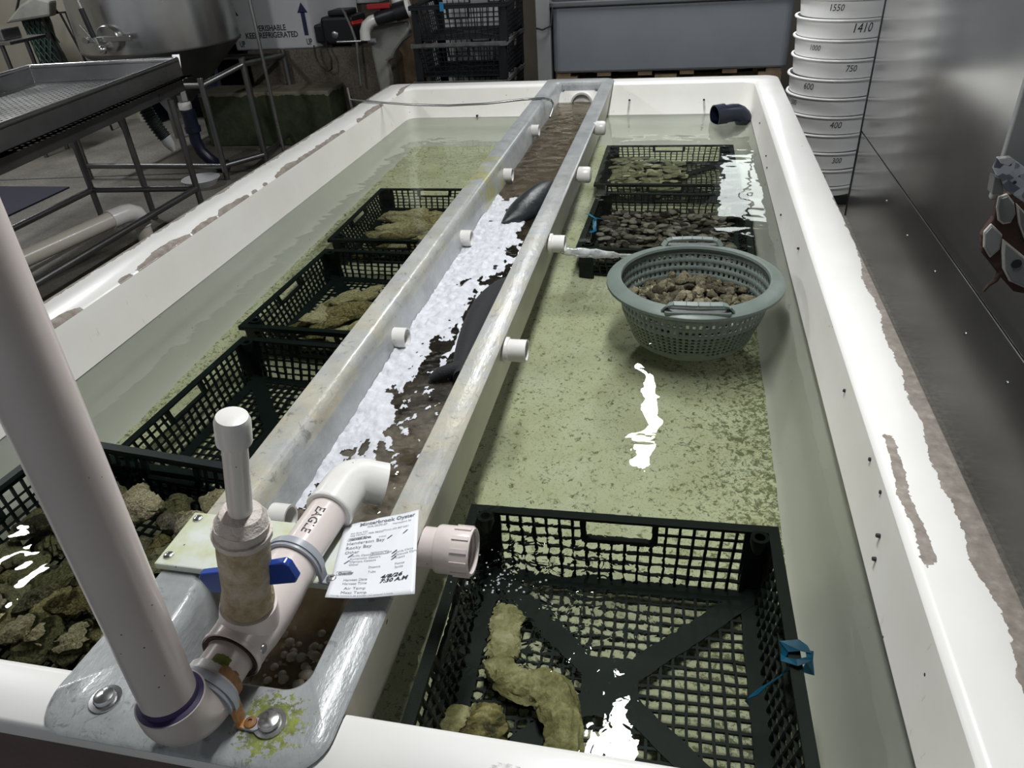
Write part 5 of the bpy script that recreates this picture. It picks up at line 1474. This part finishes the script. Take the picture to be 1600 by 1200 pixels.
# ------------------------------------------------------------------ conical steel hopper on its cart
hp_ = empty('hopper_tank', 'round brushed steel tank with a conical bottom and hatch door', 'hopper', (-3.93, 5.52, FLOOR))
HR = 0.58; z0_ = 0.145 - FLOOR
b = MB(); b.lathe([(HR, z0_), (HR, z0_ + 1.2), (HR - 0.01, z0_ + 1.2), (HR - 0.01, z0_)], 72); b.build('cylinder', M['steel_tank'], hp_, smooth=40)
b = MB(); b.lathe([(HR + 0.002, z0_ + 0.003), (HR + 0.002, z0_ - 0.006), (0.06, z0_ - 0.47), (0.06, z0_ - 0.55)], 72); b.build('cone', M['steel_pipe'], hp_, smooth=40)
fa = math.radians(-88)
fd = Vector((cos(fa), sin(fa), 0))
hc = fd * HR + Vector((0, 0, 0.115 + z0_))
sx_ = Vector((-fd.y, fd.x, 0))
b = MB(); b.lathe([(0.088, -0.02), (0.088, 0.035), (0.080, 0.045), (0, 0.048)], 36, Mat(hc, fd)); hd = b.build('hatch', M['steel_tank'], hp_, smooth=40)
b = MB(); b.bar(hc + fd * 0.055 - sx_ * 0.15, hc + fd * 0.055 + sx_ * 0.19, 0.018, 0.034, (0, 0, 1)); b.build('hatch_bar', M['screw'], hd, bevel=0.004)
b = MB(); b.tube([hc + fd * 0.05 - sx_ * 0.155, hc + fd * 0.075 - sx_ * 0.155], 0.022, 14); b.build('pivot', M['screw'], hd, smooth=40)
b = MB(); b.tube([hc + fd * 0.09 + Vector((0, 0, -0.09)) - sx_ * 0.04, hc + fd * 0.10 - sx_ * 0.055 + Vector((0, 0, 0.03)), hc + fd * 0.10 - sx_ * 0.085 + Vector((0, 0, 0.25))], [0.010, 0.012, 0.009], 12); b.build('lever', M['screw'], hd, smooth=50)
b = MB(); b.tube([hc + fd * 0.10 - sx_ * 0.058 + Vector((0, 0, 0.02)), hc + fd * 0.10 - sx_ * 0.082 + Vector((0, 0, 0.20))], 0.018, 12); b.build('lever_grip', M['black_pl'], hd, smooth=50)
b = MB(); b.tube([hc + fd * 0.08 - sx_ * 0.06 + Vector((0, 0, -0.03)), hc + fd * 0.09 - sx_ * 0.14 + Vector((0, 0, 0.10))], 0.008, 10); b.build('thin_lever', M['screw'], hd, smooth=50)
b = MB(); b.lathe([(0, -0.03), (0.02, -0.025), (0.03, 0), (0.02, 0.025), (0, 0.03)], 16, Matrix.Translation(hc + fd * 0.09 - sx_ * 0.03 + Vector((0, 0, -0.06)))); b.build('ball_joint', M['screw'], hd, smooth=True)
b = MB(); b.bar((0.50, -0.60, z0_ - 0.002), (0.515, -0.66, z0_ - 0.16), 0.05, 0.008); b.bar((0.515, -0.66, z0_ - 0.16), (0.54, -0.70, z0_ - 0.29), 0.035, 0.008); b.build('support_bracket', M['steel_pipe'], hp_)
# outlet below the cone
b = MB(); b.lathe([(0.055, z0_ - 0.60), (0.055, z0_ - 0.535)], 24); b.build('outlet', M['steel'], hp_, smooth=40)
ct = empty('hopper_cart', 'tubular steel cart frame carrying the conical hopper', 'cart', (0, 0, FLOOR))
cl = ((-3.235, 4.83, 0.0), (-3.06, 5.12, 0.075), (-4.40, 4.83, 0.0), (-4.40, 6.0, 0.0), (-3.20, 6.0, 0.0))
for x, y, zt_ in cl:
    b = MB(); b.tube([rel(x, y, FLOOR + 0.002), rel(x, y, zt_)], 0.021, 14); b.build('leg', M['steel_pipe'], ct, smooth=50)
b = MB(); b.tube([rel(-3.30, 5.55, FLOOR + 0.03), rel(-3.30, 5.55, 0.02)], 0.013, 12); b.build('leg', M['steel_pipe'], ct, smooth=50)
for p, q, r in (((-3.235, 4.83, -0.045), (-3.06, 5.12, 0.035), 0.020), ((-4.40, 4.83, -0.045), (-3.235, 4.83, -0.045), 0.020), ((-4.40, 6.0, -0.045), (-3.20, 6.0, -0.045), 0.020), ((-3.06, 5.12, 0.035), (-3.20, 6.0, -0.045), 0.018),
                ((-4.40, 4.83, -0.045), (-4.40, 6.0, -0.045), 0.02), ((-3.235, 4.83, -0.60), (-3.06, 5.12, -0.60), 0.020), ((-4.40, 4.83, -0.60), (-3.235, 4.83, -0.60), 0.020), ((-3.06, 5.12, -0.60), (-3.20, 6.0, -0.60), 0.018)):
    b = MB(); b.tube([rel(*p), rel(*q)], r, 14); b.build('rail', M['steel_pipe'], ct, smooth=50)
dr = empty('drain_fitting', 'navy blue hose with a white threaded collar under the hopper', 'hose', (0, 0, 0))
b = MB(); b.lathe([(0.045, 0), (0.047, 0.03), (0.043, 0.05), (0.034, 0.052)], 24, Matrix.Translation((-3.53, 5.0, -0.235))); b.build('white_collar', M['pvc'], dr, smooth=40)
b = MB(); b.lathe([(0.036, 0.0), (0.036, 0.05)], 24, Matrix.Translation((-3.53, 5.0, -0.185))); b.build('nipple', M['steel'], dr, smooth=40)
b = MB(); b.lathe([(0.040, 0.0), (0.056, 0.002), (0.058, 0.04), (0.050, 0.045), (0.050, 0.13), (0.053, 0.135), (0.053, 0.16), (0.040, 0.165)], 24, Matrix.Translation((-3.52, 5.0, -0.40))); b.build('coupling', M['navy_pl'], dr, smooth=40)
b = MB(); b.tube([(-3.52, 5.0, -0.38), (-3.525, 5.0, -0.46), (-3.505, 5.0, -0.54), (-3.46, 5.01, -0.60), (-3.40, 5.02, -0.652), (-3.33, 5.03, -0.655)], 0.042, 20); b.build('hose', M['navy_pl'], dr, smooth=50)
b = MB(); b.tube([(-3.03, 5.36, FLOOR), (-3.03, 5.36, 0.43)], 0.013, 14); o = b.build('steel_rod', M['steel'], None, smooth=50)
tag(o, 'thin upright steel rod standing in front of the white foam box', 'rod')

# ------------------------------------------------------------------ far left corner
b = MB(); b.box(-6.2, -5.15, 5.35, 5.75, 0.19, 0.215); sh = empty('steel_shelf', 'small steel side table in the far left corner', 'table', (0, 0, 0))
b.build('top', M['steel'], sh, bevel=0.004)
for x, y in ((-5.30, 5.42), (-5.30, 5.68), (-6.1, 5.42), (-6.1, 5.68)):
    b = MB(); b.tube([(x, y, FLOOR), (x, y, 0.19)], 0.018, 12); b.build('leg', M['steel_pipe'], sh, smooth=50)
b = MB(); b.box(-5.55, -5.24, 5.40, 5.60, 0.2155, 0.30); o = b.build('steel_pan', M['steel'], None, bevel=0.01); tag(o, 'grey metal pan on the side table in the corner', 'pan')
nb_ = empty('net_bag', 'green mesh net bag hanging from a thin black stand', 'bag', (0, 0, 0))
b = MB(); pts = []
for k in range(12):
    t_ = k / 11
    for j in range(20):
        a = 2 * PI * j / 20; w = 0.115 + 0.02 * sin(k * 1.2 + j)
        b.v.append((-5.74 + 0.06 * t_ + w * cos(a), 6.36 + 0.08 * sin(a), 0.30 - 0.92 * t_ + 0.01 * sin(j * 3)))
for k in range(11):
    for j in range(20):
        q = k * 20; b.f.append((q + j, q + (j + 1) % 20, q + 20 + (j + 1) % 20, q + 20 + j)); b.m.append(0)
b.build('bag', M['hose'], nb_, smooth=True)
b = MB()
def sfc(t_, a): 
    return Vector((-5.74 + 0.06 * t_ + 0.139 * cos(a), 6.36 + 0.092 * sin(a), 0.30 - 0.92 * t_))
for s in (-1, 1):
    for k in range(9):
        b.tube([sfc(i / 12, -PI + PI * k / 8 + s * i * 0.26) for i in range(13) if -PI * 1.02 <= -PI + PI * k / 8 + s * i * 0.26 <= 0.05] or [sfc(0, -1.5), sfc(0.01, -1.5)], 0.006, 5)
b.build('net_cords', M['green_net'], nb_)
b = MB()
for p, q in (((-5.62, 6.30, 0.30), (-5.52, 6.30, FLOOR)), ((-5.36, 6.30, 0.32), (-5.30, 6.30, FLOOR)), ((-5.42, 6.30, 0.31), (-5.20, 6.32, FLOOR)), ((-5.90, 6.30, 0.30), (-5.36, 6.30, 0.32)), ((-5.90, 6.30, 0.30), (-5.70, 6.30, 0.55)), ((-5.44, 6.30, 0.32), (-5.60, 6.30, 0.62))):
    b.bar(p, q, 0.014, 0.014)
b.build('stand', M['black_pl'], nb_)
b = MB(); b.prism([(-5.95, 0.26), (-5.45, 0.30), (-5.40, 0.42), (-5.55, 0.46), (-5.72, 0.40)], 6.20, 6.30, XZ); o = b.build('draped_cloth', M['tarp'], nb_, bevel=0.02)
b = MB(); b.box(-5.20, -5.02, 6.60, 6.74, FLOOR, CEIL); struct(b.build('trim_2', M['wall_beige'], bevel=0.006))
b = MB(); b.tube([(-5.98, 6.70, FLOOR), (-5.98, 6.70, CEIL)], 0.03, 14); o = b.build('wall_conduit', M['wall_beige'], None, smooth=50); tag(o, 'cream painted pipe running up the partition beside the net bag', 'pipe')
cb_ = empty('dark_cabinet', 'dark open cupboard behind the hopper with white bundles on its shelves', 'cupboard', (0, 0, FLOOR))
b = MB(); b.box(-5.0, -4.15, 6.95, 7.0, 0, 1.9); b.box(-5.0, -4.96, 6.5, 7.0, 0, 1.9); b.box(-4.19, -4.15, 6.5, 7.0, 0, 1.9); b.build('carcass', M['navy_pl'], cb_)
for z in (0.30, 0.62, 0.95): b = MB(); b.box(-4.96, -4.19, 6.52, 6.95, z, z + 0.03); b.build('shelf', M['navy_pl'], cb_)
for x, z, s in ((-4.80, 0.985, 0.07), (-4.62, 0.99, 0.06), (-4.70, 1.03, 0.05)):
    b = MB(); b.lathe([(0, -s), (s * 0.7, -s * 0.7), (s * 1.2, 0), (s * 0.8, s * 0.6), (0, s * 0.8)], 14, Matrix.Translation((x, 6.62, FLOOR + z + s)))
    o = b.build('cloth_bundle', M['box_white'], None, smooth=True); tag(o, 'crumpled white bundle on the cupboard shelf behind the hopper', 'bundle', 'white bundles in the dark cupboard')

# ------------------------------------------------------------------ foam box on its plinth, pump, valves
b = MB(); b.box(-3.56, -2.30, 6.05, 7.0, FLOOR, -0.012); o = b.build('plinth', M['block'], None, bevel=0.02); tag(o, 'stained concrete plinth under the white foam box', 'plinth')
b = MB(); b.box(-3.90, -2.74, 5.72, 6.045, FLOOR, -0.272); o = b.build('mossy_block', M['moss_block'], None, bevel=0.012); tag(o, 'low concrete block with dark green moss in front of the plinth', 'block')
fb = empty('foam_box', 'white foam shipping box printed PERISHABLE KEEP REFRIGERATED on the plinth', 'box', (0, 0, 0))
b = MB(); b.prism([(-3.66, 6.08), (-2.955, 6.08), (-2.70, 6.50), (-3.55, 6.52)], -0.011, 0.38); b.build('body', M['box_white'], fb, bevel=0.012)
b = MB(); b.prism([(-3.67, 6.07), (-2.945, 6.07), (-2.69, 6.51), (-3.56, 6.53)], 0.381, 0.43); b.build('lid', M['box_white'], fb, bevel=0.01)
def bx(cx, cz): return lambda x, y: (cx + x, 6.0785, cz + y)
text_on('printed_word', 'PERISHABLE', 0.060, bx(-3.305, 0.148), M['print_black'], fb, bold=0.0014, sx=0.85)
text_on('printed_word', 'KEEP REFRIGERATED', 0.060, bx(-3.310, 0.096), M['print_black'], fb, bold=0.0014, sx=0.85)
for cx in (-3.61, -3.00):
    text_on('printed_word', 'UP', 0.066, bx(cx + (0.02 if cx < -3.3 else 0.012), 0.035), M['print_black'], fb, sx=0.62, bold=0.0016)
    b = MB(); b.add([(cx - 0.018, 6.0785, 0.085), (cx + 0.018, 6.0785, 0.085), (cx + 0.018, 6.0785, 0.255), (cx - 0.018, 6.0785, 0.255)], [(0, 1, 2, 3)])
    b.add([(cx - 0.045, 6.0785, 0.25), (cx + 0.045, 6.0785, 0.25), (cx, 6.0785, 0.325)], [(0, 1, 2)]); b.build('up_arrow', M['print_blue'], fb)
b = MB(); b.box(-2.90, -2.50, 6.52, 7.0, 0.255, 0.60); b.box(-2.91, -2.49, 6.51, 7.01, 0.60, 0.64); o = b.build('white_carton', M['box_white'], None, bevel=0.01); tag(o, 'white carton on the ledge above the black pump', 'carton')
b = MB(); b.box(-2.95, -2.2, 6.55, 7.1, -0.01, 0.254); o = b.build('ledge_block', M['block'], None, bevel=0.01); tag(o, 'brown concrete ledge carrying the white carton', 'block')
pm = empty('air_pump', 'black boxy electric pump with cable standing beside the foam box', 'pump', (-2.72, 6.20, -0.011))
b = MB(); b.box(-0.12, 0.13, -0.13, 0.13, 0.02, 0.20); b.build('housing', M['black_pl'], pm, bevel=0.02)
b = MB(); b.box(-0.07, 0.08, -0.09, 0.1, 0.20, 0.235); b.build('top_cover', M['black_pl'], pm, bevel=0.01)
b = MB(); b.box(-0.19, -0.12, -0.1, 0.1, 0.03, 0.15); b.build('side_box', M['black_pl'], pm, bevel=0.012)
b = MB(); b.lathe([(0.0, 0.012), (0.020, 0.012), (0.026, 0.008), (0.028, 0)], 20, Mat((-0.02, -0.13, 0.085), (0, -1, 0))); b.build('dial', M['steel'], pm, smooth=40)
for x in (-0.09, 0.10): b = MB(); b.box(x - 0.02, x + 0.02, -0.1, 0.1, 0, 0.02); b.build('foot', M['black_pl'], pm)
b = MB(); b.tube([(-0.17, -0.19, 0.03), (-0.165, -0.20, -0.05), (-0.14, -0.20, -0.11), (-0.10, -0.20, -0.145), (-0.06, -0.20, -0.13), (-0.05, -0.20, -0.06), (-0.08, -0.18, 0.02), (-0.09, -0.14, 0.05)], 0.006, 8); b.build('cable', M['black_pl'], pm, smooth=60)
b = MB(); b.tube([(0.03, -0.05, 0.24), (0.08, -0.13, 0.22), (0.13, -0.17, 0.13), (0.155, -0.18, 0.03), (0.15, -0.19, -0.08), (0.14, -0.19, -0.25)], 0.009, 8); b.build('air_line', M['tarp'], pm, smooth=60)
pm.scale = (1.12, 1.12, 1.12)
# valve and pipework left of the black crates
vv = empty('pipe_valve', 'white pipework with a black ball valve and red handle beside the black crates', 'valve', (0, 0, 0))
b = MB(); b.tube([(-2.305, 5.6, 0.10), (-2.300, 5.6, 0.155), (-2.28, 5.6, 0.195), (-2.24, 5.605, 0.222), (-2.19, 5.61, 0.235)], 0.038, 20); b.build('spout', M['pvc'], vv, smooth=50)
b = MB(); b.tube([(-2.20, 5.61, 0.233), (-2.16, 5.615, 0.243), (-2.04, 5.63, 0.27)], [0.044, 0.052, 0.052], 20); b.build('valve_body', M['black_pl'], vv, smooth=50)
b = MB(); b.tube([(-2.06, 5.63, 0.266), (-1.96, 5.65, 0.29)], 0.062, 20); b.build('union', M['black_pl'], vv, smooth=40)
b = MB(); b.tube([(-1.97, 5.65, 0.288), (-1.945, 5.655, 0.294)], 0.066, 20); b.build('white_ring', M['pvc'], vv, smooth=40)
b = MB(); b.box(-0.085, 0.085, -0.02, 0.02, 0, 0.035, 0, Mat((-2.165, 5.60, 0.300), None, 0.1)); b.tube([(-2.165, 5.605, 0.26), (-2.165, 5.60, 0.31)], 0.012, 10); b.build('red_handle', M['red_pl'], vv, bevel=0.006)
b = MB(); b.tube([(-2.06, 5.72, 0.22), (-2.06, 5.72, 0.34), (-2.08, 5.72, 0.42), (-2.12, 5.72, 0.50), (-2.12, 5.72, CEIL - 0.01)], 0.045, 20); b.build('white_riser', M['pvc'], vv, smooth=50)
b = MB(); b.box(-0.06, 0.06, -0.015, 0.015, 0, 0.03, 0, Mat((-2.42, 5.75, 0.19), (0.7, -0.3, 0.6))); o = b.build('red_lever', M['red_pl'], vv, bevel=0.006)
b = MB(); b.box(-2.30, -2.12, 6.2, 6.3, FLOOR, CEIL); struct(b.build('trim_3', M['wood']))
tp = empty('draped_film', 'dirty grey plastic film draped over a leg beside the black crates', 'film', (0, 0, 0))
b = MB(); out_ = [(-2.305, 0.17), (-2.00, 0.20), (-1.99, 0.10), (-2.06, 0.06), (-2.12, 0.0), (-2.15, -0.05), (-2.20, -0.07), (-2.195, -0.20), (-2.22, -0.30), (-2.29, -0.30), (-2.30, -0.20), (-2.315, -0.02)]
b.prism(out_[::-1], 5.70, 5.78, XZ); b.build('film', M['tarp'], tp, bevel=0.02)
b = MB(); b.tube([(-2.255, 5.74, FLOOR), (-2.255, 5.74, 0.14)], 0.035, 14); b.build('leg', M['tarp'], tp, smooth=50)
sd = empty('screwdriver', 'slim screwdriver with a grey tip lying on the plastic film', 'tool', (-2.42, 5.66, 0.085))
b = MB(); b.tube([(-0.14, 0, 0), (0.07, 0, 0)], 0.008, 10); b.build('shaft', M['screw'], sd, smooth=50)
b = MB(); b.tube([(0.06, 0, 0), (0.11, 0, 0)], 0.016, 12); b.build('collar', M['black_pl'], sd, smooth=50)
b = MB(); b.tube([(0.11, 0, 0), (0.17, 0, 0)], 0.017, 12); b.build('tip', M['clamp_grey'], sd, smooth=50)

# ------------------------------------------------------------------ stacked black crates
CR_K = crate_meshes(0.66, 0.62, M['crate_grey'], M['crate_scuff'], 0.044)
CR_K2 = dict(CR_K); r2 = CR_K['rim'].copy(); r2.materials[0] = M['crate_grey']; CR_K2['rim'] = r2
pal0 = None
def pallet(label, x, y, z, group='wooden pallets', L=1.2, Wd=1.0):
    e = empty('pallet', label, 'pallet', (x, y, z), 0, group)
    for j in range(3):
        yy = -Wd / 2 + 0.05 + j * (Wd / 2 - 0.05)
        for i in range(3):
            xx = -L / 2 + 0.07 + i * (L / 2 - 0.07)
            b = MB(); b.box(xx - 0.07, xx + 0.07, yy - 0.05, yy + 0.05, 0.02, 0.095); b.build('block', M['wood'], e)
        b = MB(); b.box(-L / 2, L / 2, yy - 0.05, yy + 0.05, 0, 0.02); b.build('bottom_board', M['wood'], e)
    for i in range(6):
        xx = -L / 2 + 0.05 + i * (L - 0.1) / 5
        b = MB(); b.box(xx - 0.045, xx + 0.045, -Wd / 2, Wd / 2, 0.095, 0.118); b.build('top_board', M['wood'], e)
    return e
pk = [-0.59, -0.355, -0.120, 0.105]
lbs = ['lowest black mesh crate of the stack behind the tank', 'second lowest black mesh crate of the stack behind the tank',
       'scuffed black mesh crate with pale worn rim in the stack behind the tank', 'top black mesh crate of the stack behind the tank, with a blue clip']
stk = []
for k in range(4):
    stk.append(make_crate(CR_K if k < 3 else CR_K2, lbs[k], (-1.49 + 0.012 * k, 5.44, pk[k] + (0.004 * k)), math.radians(-2 + 0.8 * k), 'stacked black crates', 'mesh_crate', False))
    stk[-1].scale = (1, 1, 0.87)
b = MB(); b.box(-1.86, -1.12, 5.10, 5.76, FLOOR, -0.592); o = b.build('crate_skid', M['wood'], None, bevel=0.006); tag(o, 'low wooden skid under the stack of black crates', 'skid')
b = MB(); b.box(-0.012, 0.012, -0.006, 0.006, -0.03, 0.03); o = b.build('blue_clip', M['blue_cord'], stk[3], loc=(-0.10, -0.316, CH - 0.012))

# ------------------------------------------------------------------ grey bin on pallets, grey post
b = MB(); b.box(-0.955, -0.862, 5.22, 5.40, FLOOR, CEIL); o = b.build('grey_post', M['post'], None, bevel=0.004); tag(o, 'grey steel post between the black crates and the grey bin', 'post')
for k in range(5):
    pallet(['lowest', 'second lowest', 'middle', 'second highest', 'topmost'][k] + ' wooden pallet under the grey bin', -0.11, 5.72, FLOOR + 0.12 * k, 'pallets under the grey bin', 1.44, 0.98)
gb = empty('grey_bin', 'large grey insulated plastic bin standing on wooden pallets', 'bin', (-0.105, 5.72, FLOOR + 0.601))
b = MB(); b.prism(rrect(-0.745, 0.745, -0.505, 0.505, 0.05), 0, 0.395); b.build('body', M['grey_bin'], gb, bevel=0.015)
b = MB(); b.prism(rrect(-0.765, 0.765, -0.525, 0.525, 0.05), 0.396, 0.43); b.build('rim_band', M['bin_lip'], gb, bevel=0.008)
b = MB(); b.prism(rrect(-0.745, 0.745, -0.505, 0.505, 0.05), 0.431, 0.455); b.build('lid', M['grey_bin'], gb, bevel=0.008)
b = MB(); b.tube([(-0.95 - -0.105, -0.53, 0.285), (-0.80, -0.545, 0.275), (-0.745, -0.53, 0.295), (-0.735, -0.515, 0.40)], 0.006, 8); b.build('latch_cord', M['black_pl'], gb, smooth=60)

b = MB(); b.box(-1.88, -1.30, 5.86, 5.92, FLOOR, 0.62); o = b.build('leaning_board', M['box_white'], None, bevel=0.006); tag(o, 'white panel standing behind the stacked black crates', 'board')

# ------------------------------------------------------------------ refracted light into the tank
for o in casters: o.cycles.is_caustics_caster = True
for o in RECV: o.cycles.is_caustics_receiver = True
